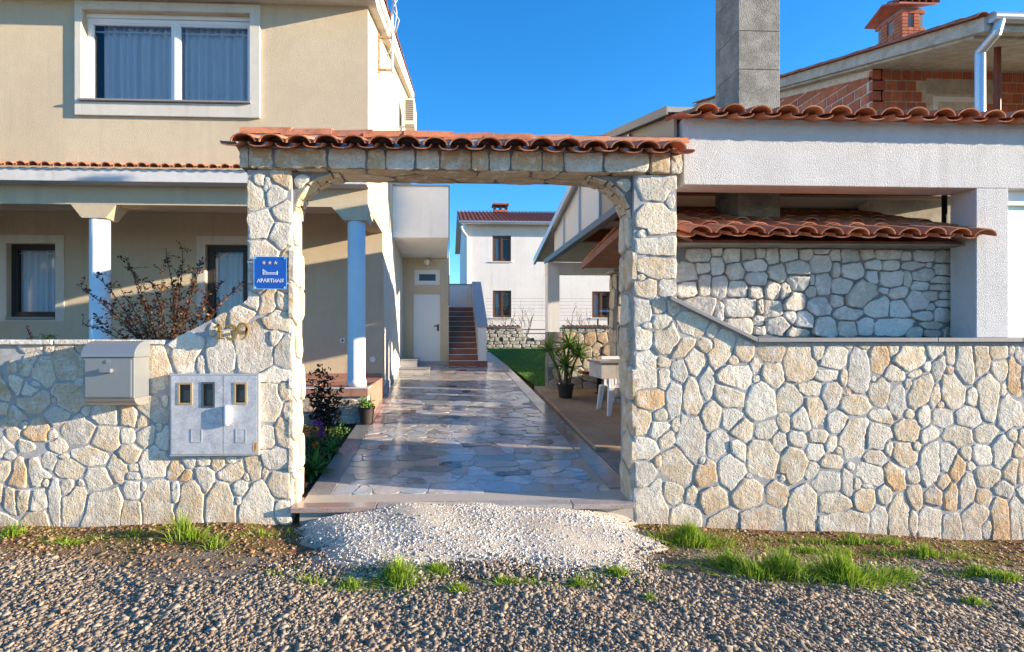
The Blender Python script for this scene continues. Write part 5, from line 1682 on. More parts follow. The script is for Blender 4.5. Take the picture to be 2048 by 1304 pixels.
for pxl in (1003, 1065):
    c = at(pxl, 679, Y=FY)
    MB().box(c.x - 0.07, c.x + 0.07, FY - 0.045, FY - 0.02, c.z - 0.07, c.z + 0.07).build('wall_light', 'black_metal', far)
# trellis wires and bare vines in front of the white house
TY = 24.2
tr = thing('vine_trellis', 'thin horizontal trellis wires on posts before the white house', 'trellis', (4, TY, 1.3))
for k, pyl in enumerate((597, 603, 610, 617, 624, 631, 641)):
    zl = AZ(1080, pyl, TY)
    MB().tube([(AX(972, TY), TY, zl), (9.0, TY, zl)], 0.006, n=4).build('trellis_wire', 'wire', tr)
for pxl in (1196, 1217):
    c = at(pxl, 640, Y=FY + 0.5)
    MB().box(c.x - 0.03, c.x + 0.03, FY + 0.5, FY + 0.56, 1.1, c.z + (0.05 if pxl < 1200 else 0.5)).build('post', 'black_metal', tr)


def tree_twigs(mb, base, d, L, r, depth, leaves, rnd, spread=0.5):
    p0, p = Vector(base), [Vector(base)]
    d = Vector(d).normalized()
    for k in range(3):
        d = (d + Vector((rnd.uniform(-1, 1), rnd.uniform(-1, 1), rnd.uniform(-0.3, 0.8))) * 0.22).normalized()
        p.append(p[-1] + d * L / 3)
    mb.tube(p, r, r * 0.55, n=5, cap=False)
    leaves.append((p[-1], d))
    if depth:
        for k in range(2):
            q = p[1 + k]
            nd = (d + Vector((rnd.uniform(-1, 1), rnd.uniform(-1, 1), rnd.uniform(-0.2, 0.7))) * spread).normalized()
            tree_twigs(mb, q, nd, L * rnd.uniform(0.5, 0.8), r * 0.6, depth - 1, leaves, rnd, spread)


def leaf_mesh(name, lv, size, cols, rnd, per=4, spread=0.06):
    P, vs, fs, cs = [], [], [], []
    for (p, d) in lv:
        for k in range(per):
            c = Vector(p) + Vector((rnd.uniform(-1, 1), rnd.uniform(-1, 1), rnd.uniform(-1, 1))) * spread
            a = Vector((rnd.uniform(-1, 1), rnd.uniform(-1, 1), rnd.uniform(-0.4, 1))).normalized()
            b = a.cross(Vector((rnd.uniform(-1, 1), rnd.uniform(-1, 1), rnd.uniform(-1, 1)))).normalized()
            s = size * rnd.uniform(0.6, 1.3)
            n_ = a.cross(b)
            i = len(vs)
            vs += [c, c + a * s * 0.5 + b * s * 0.28 + n_ * s * 0.08, c + a * s, c + a * s * 0.5 - b * s * 0.28 + n_ * s * 0.08]
            fs.append((i, i + 1, i + 2, i + 3))
            cc_ = rnd.choice(cols)
            kk = rnd.uniform(0.75, 1.25)
            cs += [[x * kk for x in cc_]] * 4
    return raw_mesh(name, np.array([tuple(v) for v in vs]), np.array(fs), np.array(cs), 'leaf')


rnd = random.Random(4)
for (pxl, nm, tilt_) in ((1012, 'bare vine with yellow buds in front of the lower left brown window', -0.2), (1048, 'bare vine rising left of the round dip in the far wall', 0.3), (1157, 'bare vine left of the right-hand brown window', 0.2)):
    c = at(pxl, 650, Y=TY - 0.1)
    v = thing('grape_vine', nm, 'vine', (c.x, TY - 0.1, 1.3), 'bare vines on the trellis')
    mb, lv = MB(), []
    for k in range(3):
        tree_twigs(mb, (c.x, TY - 0.1, 1.3 + 0.25), (tilt_ + 0.5 * (k - 1), 0, 1), 1.15, 0.02, 2, lv, rnd, 0.7)
    mb.tube([(c.x, TY - 0.1, 1.1), (c.x, TY - 0.1, 1.58)], 0.03, n=6)
    mb.build('stem', 'twig', v)
    put('leaf_cluster', leaf_mesh('leaf_cluster', lv, 0.07, [(0.4, 0.42, 0.05), (0.3, 0.36, 0.05)], rnd, 2), None, v)
ln = thing('clothes_line', 'blue pegs on a clothes airer before the right-hand brown window', 'clothes airer', (AX(1217, FY), FY + 0.5, 1.2))
c0 = at(1199, 622, Y=FY + 0.4)
c1 = at(1233, 622, Y=FY + 0.4)
MB().tube([c0, c1], 0.012, n=5).build('line', 'white_plastic', ln)
mat('peg_blue', (0.02, 0.16, 0.5), 0.5)
mb = MB()
for k in range(9):
    x = c0.x + (c1.x - c0.x) * (k + 0.5) / 9 + rnd.uniform(-0.02, 0.02)
    MB().box(x - 0.014, x + 0.014, c0.y - 0.02, c0.y + 0.02, c0.z - 0.03, c0.z + 0.06).build('peg', 'peg_blue', ln)

# ================================================================== THINGS ON THE GARDEN WALL
# mailbox
mf, mk = 4.58, GY - 0.03
x0, x1 = AX(166, mf), AX(268, mf)
zt, zl_, zbm = AZ(215, 692, mf), AZ(215, 715, mf), AZ(215, 797, mf)
mbx = thing('mailbox', 'silver-grey metal mailbox with rounded lid on the left stone wall', 'mailbox', ((x0 + x1) / 2, mk, zbm))
dp = mk - mf
MB().box(x0, x1, mf, mk, zbm, zl_).build('body', 'mailbox_grey', mbx, bevel=0.004)
prof = [(mk, zl_ + 0.002), (mf - 0.012, zl_ + 0.002)] + [(mf - 0.012 + (dp * 0.75) * (1 - math.cos(t_)), zl_ + 0.012 + (zt + 0.03 - zl_) * math.sin(t_)) for t_ in [math.pi / 2 * k / 10 for k in range(11)]] + [(mk, zt + 0.042)]
o = MB().prism(prof, x0 - 0.012, x1 + 0.012, 'x').build('lid', 'mailbox_grey', mbx, bevel=0.003)
prof = [(mf + 0.01, zbm - 0.001)] + [(mf + 0.01 + 0.12 * (1 - math.cos(t_)), zbm - 0.001 - 0.07 * math.sin(t_)) for t_ in [math.pi / 2 * k / 8 for k in range(9)]] + [(mk, zbm - 0.071), (mk, zbm - 0.001)]
MB().prism(prof, x0 + 0.003, x1 - 0.003, 'x').build('newspaper_tray', 'tray_grey', mbx)
dr = MB().box(x0 + 0.02, x1 - 0.02, mf - 0.008, mf - 0.0005, zbm + 0.012, zl_ - 0.018).build('door', 'mailbox_grey', mbx, bevel=0.003)
hz = AZ(215, 741, mf)
hx = AX(216, mf)
MB().box(hx - 0.05, hx + 0.05, mf - 0.045, mf - 0.0085, hz - 0.018, hz + 0.018).build('handle', 'mailbox_grey', dr, bevel=0.006)
lx, lz_ = AX(217, mf), AZ(215, 723, mf)
MB().tube([(lx, mf - 0.016, lz_), (lx, mf - 0.0085, lz_)], 0.014, n=14).build('lock', 'chrome', dr)

# electricity meter cabinet
cf = GY - 0.055
ca_, cb_ = at(339, 748, Y=cf), at(517, 911, Y=cf)
xm = AX(446, cf)
cab = thing('meter_cabinet', 'galvanised two-door electricity meter cabinet set into the left stone wall', 'cabinet', ((ca_.x + cb_.x) / 2, GY, cb_.z))
mb = MB()
strip_holes(mb, ca_.x, cb_.x, cb_.z, ca_.z, cf + 0.004, GY + 0.06, [(ca_.x + 0.014, cb_.x - 0.014, cb_.z + 0.014, ca_.z - 0.014)])
mb.build('frame', 'silver_paint', cab)
wins = [(AX(357, cf), AX(384, cf), AZ(430, 808, cf), AZ(430, 766, cf)), (AX(404, cf), AX(429, cf), AZ(430, 814, cf), AZ(430, 765, cf)), (AX(469, cf), AX(493, cf), AZ(430, 808, cf), AZ(430, 766, cf))]
for (xa, xb, hs) in ((ca_.x + 0.016, xm - 0.003, wins[:2]), (xm + 0.003, cb_.x - 0.016, wins[2:])):
    mb = MB()
    strip_holes(mb, xa, xb, cb_.z + 0.016, ca_.z - 0.016, cf, cf + 0.012, hs)
    dr = mb.build('door', 'galvanised', cab)
    for h in hs:
        mb = MB()
        e = 0.012
        strip_holes(mb, h[0] - e * 0.4, h[1] + e * 0.4, h[2] - e * 0.4, h[3] + e * 0.4, cf - 0.006, cf - 0.0005, [(h[0] + e, h[1] - e, h[2] + e, h[3] - e)])
        mb.build('window_trim', 'ochre_trim' if h is not wins[1] else 'steel_blue', dr)
        MB().add([(h[0], cf + 0.006, h[2]), (h[1], cf + 0.006, h[2]), (h[1], cf + 0.006, h[3]), (h[0], cf + 0.006, h[3])], [(0, 1, 2, 3)]).build('pane', 'meter_glass', dr)
        MB().box(h[0] + 0.025, h[1] - 0.02, cf + 0.05, cf + 0.09, h[2] + 0.02, h[3] - 0.07).build('meter', 'counter_tile', dr)
for (a_, b_) in ((382, 404), (471, 492)):
    q0, q1 = at(a_, 858, Y=cf), at(b_, 885, Y=cf)
    mb = MB()
    strip_holes(mb, q0.x, q1.x, q1.z, q0.z, cf - 0.004, cf - 0.0005, [(q0.x + 0.007, q1.x - 0.007, q1.z + 0.007, q0.z - 0.007)])
    mb.build('vent_frame', 'silver_paint', cab)
    MB().box(q0.x + 0.007, q1.x - 0.007, cf - 0.002, cf - 0.0004, q1.z + 0.007, q0.z - 0.007).build('vent_plate', 'galvanised', cab)
MB().box(ca_.x + 0.016, cb_.x - 0.016, cf + 0.10, cf + 0.11, cb_.z + 0.016, ca_.z - 0.016).build('back_plate', 'room_dark', cab)
hx, hz0, hz1 = AX(456, cf), AZ(456, 851, cf), AZ(456, 810, cf)
MB().box(hx - 0.026, hx + 0.026, cf - 0.05, cf - 0.0006, hz0, hz1).build('handle', 'white_plastic', cab, bevel=0.02)
q0, q1 = at(506, 884, Y=cf), at(515, 905, Y=cf)
st = MB().box(q0.x, q1.x, cf - 0.0018, cf - 0.0006, q1.z, q0.z).build('warning_sticker', 'sticker', cab)
zx = (q0.x + q1.x) / 2
h_ = q0.z - q1.z
MB().ribbon([(zx + 0.008, q0.z - 0.1 * h_), (zx - 0.006, q1.z + 0.52 * h_), (zx + 0.007, q1.z + 0.56 * h_), (zx - 0.004, q1.z + 0.12 * h_)], [0.007, 0.008, 0.008, 0.004], cf - 0.003, cf - 0.0019).build('lightning_bolt', 'red_paint', st)

# APARTMAN sign
sf = GY - 0.066
a_, b_ = at(507.5, 513, Y=sf), at(573, 578.5, Y=sf)
sg = thing('apartment_sign', 'square blue enamel sign reading APARTMAN with three stars and a bed', 'sign', ((a_.x + b_.x) / 2, GY, b_.z))
MB().box(a_.x, b_.x, sf, sf + 0.012, b_.z, a_.z).build('plate', 'sign_blue', sg, bevel=0.003)
e = 0.004
mb = MB()
strip_holes(mb, a_.x, b_.x, b_.z, a_.z, sf - 0.002, sf - 0.0005, [(a_.x + e, b_.x - e, b_.z + e, a_.z - e)])
mb.build('rim', 'chrome', sg)
W_, H_ = b_.x - a_.x, a_.z - b_.z


def sp(u, v):
    return (a_.x + u * W_, a_.z - v * H_)


y0, y1 = sf - 0.003, sf - 0.0006
for u in (0.31, 0.49, 0.67):
    c = sp(u, 0.19)
    star = [(c[0] + (0.068 if k % 2 == 0 else 0.027) * W_ * math.sin(k * math.pi / 5), c[1] + (0.068 if k % 2 == 0 else 0.027) * W_ * math.cos(k * math.pi / 5)) for k in range(10)]
    MB().prism(star, y0, y1, 'y').build('star', 'sign_gold', sg)
mb = MB()
for (q, w_) in (([(0.285, 0.39), (0.285, 0.56)], 0.016), ([(0.715, 0.44), (0.715, 0.56)], 0.024), ([(0.285, 0.535), (0.715, 0.535)], 0.02), ([(0.36, 0.495), (0.71, 0.495)], 0.016), ([(0.30, 0.41), (0.40, 0.47), (0.395, 0.49), (0.30, 0.49)], 0.013), ([(0.31, 0.44), (0.36, 0.49)], 0.012)):
    mb.ribbon([sp(*t_) for t_ in q], [w_ * W_ * 0.95] * len(q), y0, y1)
mb.build('bed_pictogram', 'sign_white', sg)
LET = {'A': ([[(0, 0), (0.5, 1), (1, 0)], [(0.2, 0.36), (0.8, 0.36)], [(-0.12, 0), (0.18, 0)], [(0.8, 0), (1.14, 0)]], 0.86), 'P': ([[(0.15, 0), (0.15, 1)], [(0.0, 0.98), (0.55, 0.98), (0.8, 0.85), (0.8, 0.65), (0.55, 0.5), (0.15, 0.5)], [(-0.05, 0), (0.4, 0)]], 0.68),
       'R': ([[(0.15, 0), (0.15, 1)], [(0, 0.98), (0.55, 0.98), (0.78, 0.86), (0.78, 0.66), (0.55, 0.53), (0.15, 0.53)], [(0.45, 0.52), (0.95, 0)], [(-0.05, 0), (0.35, 0)]], 0.76), 'T': ([[(0.5, 0), (0.5, 1)], [(0.0, 0.8), (0.04, 0.98), (0.96, 0.98), (1.0, 0.8)], [(0.3, 0), (0.7, 0)]], 0.72),
       'M': ([[(0.1, 0), (0.12, 1), (0.5, 0.0), (0.88, 1), (0.92, 0)], [(-0.05, 0), (0.25, 0)], [(0.75, 0), (1.07, 0)]], 1.0), 'N': ([[(0.12, 0), (0.12, 1), (0.86, 0.02), (0.86, 1)], [(-0.03, 0), (0.28, 0)], [(0.7, 1), (1.02, 1)]], 0.86)}
txt = 'APARTMAN'
tot = sum(LET[c][1] + 0.13 for c in txt) - 0.13
hgt = 0.105
scx = 0.80 / tot
u = 0.105
for c in txt:
    mb = MB()
    strokes, adv = LET[c]
    for s in strokes:
        q = [sp(u + x * adv * scx, 0.785 - z * hgt) for x, z in s]
        thin = len(s) == 2 and abs(s[0][1] - s[1][1]) < 0.01
        mb.ribbon(q, [W_ * (0.010 if thin else 0.0155)] * len(q), y0, y1)
    mb.build('letter', 'sign_white', sg)
    u += (adv + 0.13) * scx
for u, v in ((0.05, 0.05), (0.95, 0.05), (0.05, 0.95), (0.95, 0.95)):
    c = sp(u, v)
    MB().tube([(c[0], sf - 0.006, c[1]), (c[0], sf - 0.0006, c[1])], 0.009, n=12).build('screw', 'chrome', sg)

# house number 139
nf = GY - 0.10
num = thing('house_number', 'raised brass house number 139 on the sloping part of the left wall', 'house number', (AX(460, GY), GY, AZ(460, 678, GY)))


def arc(cx, cz, rx, rz, a0, a1, n=14):
    return [(cx + rx * math.cos(R(a0 + (a1 - a0) * k / n)), cz + rz * math.sin(R(a0 + (a1 - a0) * k / n))) for k in range(n + 1)]


DIG = {'1': [([(-0.32, 0.74), (-0.1, 0.86), (0.06, 1.0)], [.08, .16, .1]), ([(0.06, 1.0), (0.04, 0.5), (0.06, 0.05)], [.2, .2, .2]), ([(-0.25, 0.04), (0.36, 0.04)], [.1, .1]), ([(-0.1, 0.5), (0.24, 0.5)], [.05, .05])],
       '3': [(arc(0.0, 0.76, 0.27, 0.22, 160, -70), [.1 + .11 * math.sin(math.pi * k / 14) for k in range(15)]), (arc(0.0, 0.28, 0.33, 0.27, 80, -160), [.08 + .15 * math.sin(math.pi * k / 14) for k in range(15)])],
       '9': [(arc(0.0, 0.66, 0.29, 0.31, 0, 360, 22), [.12 + .06 * abs(math.sin(math.pi * k / 22)) for k in range(23)]), (arc(-0.12, 0.62, 0.42, 0.62, 10, -95, 14), [.2 - .012 * k for k in range(15)])]}
for d, pxl, pyb, pyt in (('1', 436, 678, 648), ('3', 460, 679, 650), ('9', 484, 679, 646)):
    zb_, zt_ = AZ(pxl, pyb, nf), AZ(pxl, pyt, nf)
    h_ = zt_ - zb_
    cx = AX(pxl, nf)
    mb = MB()
    for (q, ws) in DIG[d]:
        mb.ribbon([(cx + x * h_ * 0.92, zb_ + z * h_) for x, z in q], [w_ * h_ * 0.92 for w_ in ws], nf, nf + 0.03)
    mb.tube([(cx, nf + 0.02, zb_ + 0.5 * h_), (cx, GY, zb_ + 0.5 * h_)], 0.006, n=6)
    mb.build('digit', 'bronze', num)

# ================================================================== THINGS ON THE CREAM HOUSE
# air conditioner
ay0, ay1 = 14.2, 15.1
axw = HX + 0.14
axo = AX(829, ay0)
az0, az1 = AZ(820, 248, ay0), AZ(820, 196, ay0)
ac = thing('air_conditioner', 'beige outdoor air conditioner unit high on the cream gable wall', 'air conditioner', (axw, ay0, az0))
MB().box(axw, axo, ay0, ay1, az0, az1).build('casing', 'ac_shell', ac, bevel=0.015)
for k in range(11):
    zz = az0 + 0.1 + (az1 - az0 - 0.16) * k / 10
    MB().box(axw + 0.035, axo - 0.03, ay0 - 0.012, ay0 - 0.0005, zz - 0.008, zz + 0.008).build('louvre', 'ac_shell', ac)
MB().box(axw + 0.04, axo - 0.035, ay0 - 0.004, ay0 - 0.0003, az0 + 0.09, az1 - 0.05).build('grille_recess', 'dark_frame', ac)
for k in (0, 1):
    yy = ay0 + 0.12 + k * 0.6
    MB().box(HX + 0.002, axo, yy, yy + 0.04, az0 - 0.045, az0 - 0.002).box(HX + 0.002, HX + 0.04, yy, yy + 0.04, az0 - 0.35, az0 - 0.046).build('bracket', 'zinc', ac)
MB().box(axo + 0.001, axo + 0.012, ay0 + 0.1, ay1 - 0.1, az0 + 0.08, az1 - 0.08).build('fan_grille', 'white_plastic', ac)
# antenna mast
my, mxp = 9.6, AX(785, 9.6)
za, zb2 = AZ(785, 140, my), AZ(785, 75, my)
an = thing('antenna_mast', 'thin metal antenna mast on rusty wall brackets at the gable corner', 'antenna', (HX, my, za))
MB().tube([(mxp, my, za - 0.05), (mxp, my, zb2 + 2.0)], 0.026, n=10).build('mast', 'zinc', an)
for zz in (za, zb2):
    MB().box(HX + 0.002, mxp + 0.03, my - 0.02, my + 0.02, zz - 0.02, zz + 0.015).build('bracket', 'rust', an)
MB().box(HX + 0.002, HX + 0.03, my - 0.018, my + 0.018, za - 0.05, zb2 + 0.06).build('wall_plate', 'rust', an)
MB().tube([(HX + 0.03, my, zb2 + 0.02), (mxp - 0.03, my - 0.01, zb2 - 0.28)], 0.012, n=6).build('brace', 'rust', an)
rc = random.Random(2)
cpts = [(mxp + 0.03 + 0.05 * math.sin(k * 1.3) + (0.10 if k in (3, 4) else 0), my + 0.04 * math.cos(k * 1.7), zb2 + 1.7 - k * 0.21) for k in range(10)] + [(mxp - 0.1, my, zb2 - 0.35)]
MB().tube(cpts, 0.011, n=6).build('cable', 'cable', an, smooth=True)
MB().tube([(x + 0.05 * math.sin(i * 2.1 + 1), y + 0.03, z - 0.12) for i, (x, y, z) in enumerate(cpts[3:8])], 0.009, n=6).build('cable', 'cable', an, smooth=True)

# ================================================================== TERRACE FURNITURE
def tz(y):
    return zy(y) + 0.05


# potted yucca
def strap_leaf(V, Fc, C, base, d, L, wdt, droop, col, rnd, seg=5):
    d = Vector(d).normalized()
    side = d.cross(Vector((0, 0, 1)))
    side = side.normalized() if side.length > 0.05 else Vector((1, 0, 0))
    p, cur = Vector(base), d.copy()
    k0 = len(V)
    for i in range(seg + 1):
        t_ = i / seg
        w_ = wdt * (0.55 + 0.45 * math.sin(math.pi * min(1, t_ * 1.3 + 0.15))) * (1 - t_ ** 3) + 0.001
        up_ = side.cross(cur).normalized()
        V += [p - side * w_ / 2 + up_ * w_ * 0.18, p, p + side * w_ / 2 + up_ * w_ * 0.18]
        C += [col] * 3
        if i < seg:
            cur = (cur + Vector((0, 0, -droop / seg))).normalized()
            p = p + cur * L / seg
            a = k0 + i * 3
            Fc += [(a, a + 1, a + 4, a + 3), (a + 1, a + 2, a + 5, a + 4)]


def rosette(V, Fc, C, base, n, L, wdt, rnd, cols, droop=0.9, up=0.0):
    for k in range(n):
        el = math.asin(min(0.98, (k + 0.5) / n * 1.25 - 0.22 + up))
        az = k * 2.399 + rnd.uniform(-0.2, 0.2)
        d = (math.cos(el) * math.cos(az), math.cos(el) * math.sin(az), math.sin(el))
        c = rnd.choice(cols)
        kk = rnd.uniform(0.8, 1.2)
        strap_leaf(V, Fc, C, base, d, L * rnd.uniform(0.75, 1.1), wdt, droop * rnd.uniform(0.5, 1.3), [x * kk for x in c], rnd)


def arr_mesh(name, V, Fc, C):
    return raw_mesh(name, np.array([tuple(v) for v in V]), np.array(Fc), np.array(C), 'leaf')


def pot(root, x, y, z, r, h, m_='pot_black'):
    MB().lathe(x, y, [(r * 0.74, z), (r * 0.96, z + h * 0.86), (r * 1.06, z + h * 0.87), (r * 1.08, z + h), (r * 0.98, z + h), (r * 0.93, z + h * 0.9)], 28, cap=False).build('pot', m_, root, smooth=False)
    MB().lathe(x, y, [(r * 0.74, z + 0.002), (0.001, z + 0.002)], 28, cap=False).build('pot_base', m_, root)
    MB().lathe(x, y, [(r * 0.95, z + h * 0.9), (r * 0.5, z + h * 0.92), (0.001, z + h * 0.93)], 20, cap=False).build('soil', 'soil', root)


YP = 9.9
yx = AX(1131, YP)
rnd = random.Random(9)
yu = thing('potted_yucca', 'tall green yucca with sword leaves in a dark pot on the terrace', 'potted plant', (yx, YP, tz(YP)))
pot(yu, yx, YP, tz(YP), 0.16, 0.27)
YG = [(0.17, 0.31, 0.055), (0.12, 0.24, 0.045), (0.23, 0.38, 0.07), (0.28, 0.39, 0.08)]
heads = [(1098, 702, -0.05, 0.50, 54), (1138, 694, 0.12, 0.56, 60), (1130, 733, -0.18, 0.52, 54), (1157, 710, 0.05, 0.46, 48)]
V, Fc, C = [], [], []
for (pxl, pyl, dy, L, n_) in heads:
    hd = at(pxl, pyl, Y=YP + dy)
    MB().tube([(yx + (hd.x - yx) * 0.2, YP + dy * 0.3, tz(YP) + 0.2), (yx + (hd.x - yx) * 0.5, YP + dy * 0.6, (hd.z + tz(YP) + 0.25) / 2), hd], 0.032, 0.024, n=8).build('trunk', 'bark', yu)
    rosette(V, Fc, C, hd, n_, L, 0.042, rnd, YG)
put('foliage', arr_mesh('foliage', V, Fc, C), None, yu)

# tiled counter, red bench, white plastic chair
CYy = 7.3
kz = AZ(1225, 722, CYy)
cn = thing('tiled_counter', 'tiled counter with dark polished top beside the right gate pillar', 'counter', (AX(1203, CYy) + 0.5, CYy + 0.3, tz(CYy)))
ccx = AX(1203, CYy)
MB().box(ccx - 0.03, ccx + 1.5, CYy - 0.03, CYy + 0.65, kz - 0.03, kz).build('top', 'counter_top', cn, bevel=0.004)
for k in range(6):
    xa = ccx + k * 0.22
    MB().box(xa, xa + 0.215, CYy, CYy + 0.05, kz - 0.25, kz - 0.031).build('tile', 'counter_tile', cn)
for k in range(3):
    ya = CYy + 0.052 + k * 0.19
    MB().box(ccx, ccx + 0.05, ya, ya + 0.185, kz - 0.25, kz - 0.031).build('tile', 'counter_tile', cn)
MB().box(ccx + 0.55, ccx + 1.4, CYy + 0.1, CYy + 0.6, tz(CYy) - 0.05, kz - 0.032).build('base', 'white_render', cn)
b0, b1 = at(1163, 743, Y=10.3), at(1210, 743, Y=10.3)
bn = thing('red_bench', 'dark red bench on black legs against the stone parapet', 'bench', ((b0.x + b1.x) / 2, 10.3, tz(10.3)))
MB().box(b0.x, b1.x + 0.9, 10.2, 10.6, b0.z - 0.05, b0.z).build('seat', 'red_bench', bn, bevel=0.006)
for xx in (AX(1196, 10.3), b1.x + 0.75):
    MB().box(xx, xx + 0.07, 10.32, 10.39, tz(10.3) - 0.02, b0.z - 0.051).box(xx - 0.04, xx + 0.11, 10.28, 10.43, tz(10.3) - 0.02, tz(10.3) + 0.02).build('leg', 'black_metal', bn)
hY = 8.55
hx0 = AX(1214, hY)
chr_ = thing('plastic_chair', 'white plastic garden chair tucked under the tiled counter', 'chair', (hx0 + 0.2, hY, tz(hY)))
f0 = tz(hY)
sh = 0.44
X0, X1, Y0, Y1 = hx0, hx0 + 0.46, hY - 0.2, hY + 0.26
MB().box(X0 + 0.01, X1 - 0.01, Y0 + 0.01, Y1 - 0.01, f0 + sh - 0.02, f0 + sh).build('seat', 'white_plastic', chr_, bevel=0.009)
for (xx, yy, sx_, sy_) in ((X0, Y0, -0.05, -0.05), (X1, Y0, 0.05, -0.05), (X0, Y1, -0.05, 0.07), (X1, Y1, 0.05, 0.07)):
    tp, bt, wt, wb = f0 + sh - 0.005, f0 - 0.03, 0.045, 0.026
    MB().hexa([(xx + sx_ - wb, yy + sy_ - wb, bt), (xx + sx_ + wb, yy + sy_ - wb, bt), (xx + sx_ + wb, yy + sy_ + wb, bt), (xx + sx_ - wb, yy + sy_ + wb, bt)],
              [(xx - wt, yy - wt, tp), (xx + wt, yy - wt, tp), (xx + wt, yy + wt, tp), (xx - wt, yy + wt, tp)]).build('leg', 'white_plastic', chr_, bevel=0.006)
bk = MB()
bk.hexa([(X0 - 0.02, Y1 - 0.02, f0 + 0.78), (X1 + 0.02, Y1 - 0.02, f0 + 0.78), (X1 + 0.02, Y1 + 0.0, f0 + 0.78), (X0 - 0.02, Y1, f0 + 0.78)], [(X0, Y1 + 0.05, f0 + 0.92), (X1, Y1 + 0.05, f0 + 0.92), (X1, Y1 + 0.07, f0 + 0.92), (X0, Y1 + 0.07, f0 + 0.92)])
bk.build('top_rail', 'white_plastic', chr_, bevel=0.006)
for k in range(7):
    xk = X0 + 0.02 + k * 0.062
    MB().hexa([(xk, Y1 - 0.05, f0 + sh), (xk + 0.04, Y1 - 0.05, f0 + sh), (xk + 0.04, Y1 - 0.035, f0 + sh), (xk, Y1 - 0.035, f0 + sh)], [(xk, Y1 - 0.02, f0 + 0.785), (xk + 0.04, Y1 - 0.02, f0 + 0.785), (xk + 0.04, Y1 - 0.005, f0 + 0.785), (xk, Y1 - 0.005, f0 + 0.785)]).build('slat', 'white_plastic', chr_)
for xx in (X0 - 0.03, X1 + 0.03):
    MB().tube([(xx, Y1, f0 + 0.66), (xx, Y0 + 0.04, f0 + 0.64), (xx, Y0, f0 + 0.6), (xx, Y0, f0 + sh)], 0.022, n=8).build('armrest', 'white_plastic', chr_)

# ================================================================== PLANTS
# barberry shrub behind the left wall
rnd = random.Random(12)
BYs = 5.75
bb = at(338, 690, Y=BYs)
sh_ = thing('barberry_shrub', 'spiky dark red barberry shrub with bare arching stems behind the left wall', 'shrub', (bb.x, BYs, 0.2))
tips = [(155, 570, -0.1), (188, 545, 0.1), (250, 512, 0.0), (262, 535, -0.2), (205, 600, 0.2), (238, 575, -0.1), (332, 497, 0.0), (366, 497, 0.15), (322, 530, -0.2), (405, 512, 0.0), (398, 535, -0.15), (442, 565, 0.1), (487, 563, -0.05), (440, 600, 0.2), (300, 560, 0.25), (280, 590, -0.3), (360, 540, -0.3), (215, 625, 0.0), (190, 640, 0.2), (165, 650, -0.2), (385, 570, 0.2), (420, 585, -0.2), (345, 560, 0.3), (310, 600, 0.0), (255, 620, -0.2), (375, 610, -0.25)]
lv = []
for (pxl, pyl, dy) in tips:
    tip = at(pxl, pyl, Y=BYs + dy)
    b0_ = Vector((bb.x + rnd.uniform(-0.1, 0.1), BYs + rnd.uniform(-0.08, 0.08), 1.25))
    mid = b0_.lerp(tip, 0.5) + Vector((rnd.uniform(-0.05, 0.05), 0, 0.10 + 0.1 * abs(tip.x - b0_.x)))
    pts = [b0_ - Vector((0, 0, 0.9))]
    for k in range(9):
        t_ = k / 8
        p = b0_.lerp(mid, t_).lerp(mid.lerp(tip, t_), t_) + Vector((rnd.uniform(-1, 1), rnd.uniform(-1, 1), rnd.uniform(-1, 1))) * 0.008
        pts.append(p)
    mb = MB().tube(pts, 0.009, 0.0028, n=5, cap=False)
    for k in range(3, 10):
        for r_ in range(2):
            q = pts[k].lerp(pts[k - 1], rnd.random())
            d = Vector((rnd.uniform(-1, 1), rnd.uniform(-0.8, 0.8), rnd.uniform(-0.1, 1.0))).normalized()
            Ls = rnd.uniform(0.04, 0.17)
            mb.tube([q, q + d * Ls * 0.5 + Vector((0, 0, 0.01)), q + d * Ls], 0.0032, 0.0016, n=4, cap=False)
            for t_ in (0.3, 0.6, 1.0):
                lv.append((q + d * Ls * t_, d))
        for r_ in range(4):
            lv.append((pts[k].lerp(pts[k - 1], rnd.random()), Vector((0, 0, 1))))
    mb.build('stem', 'twig', sh_)
put('foliage', leaf_mesh('foliage', lv, 0.036, [(0.12, 0.028, 0.022), (0.075, 0.025, 0.018), (0.10, 0.06, 0.022), (0.17, 0.045, 0.02), (0.28, 0.15, 0.03), (0.05, 0.045, 0.018)], rnd, 2, 0.013), None, sh_)
# small red-tipped sprig and yellow sedum peeping over the wall at far left
c = at(62, 678, Y=5.5)
sp_ = thing('red_sprig', 'small red sprig with yellow leaves peeping over the left wall', 'plant', (c.x, 5.5, 1.0))
mb = MB().tube([(c.x + 0.05, 5.5, 0.9), (c.x + 0.03, 5.5, 1.62), (c.x - 0.04, 5.5, 1.80)], 0.005, n=5)
mb.build('stem', 'twig', sp_)
put('leaf_cluster', leaf_mesh('leaf_cluster', [(Vector((c.x + 0.03 - 0.07 * k / 8, 5.5, 1.65 + 0.16 * k / 8)), Vector((0, 0, 1))) for k in range(9)], 0.022, [(0.5, 0.10, 0.04), (0.4, 0.06, 0.04)], rnd, 5, 0.012), None, sp_)
put('leaf_cluster', leaf_mesh('leaf_cluster', [(Vector((c.x + rnd.uniform(-0.02, 0.26), 5.48, 1.69 + rnd.uniform(0, 0.03))), Vector((0, 0, 1))) for k in range(14)], 0.03, [(0.35, 0.26, 0.03), (0.2, 0.22, 0.04)], rnd, 4, 0.02), None, sp_)

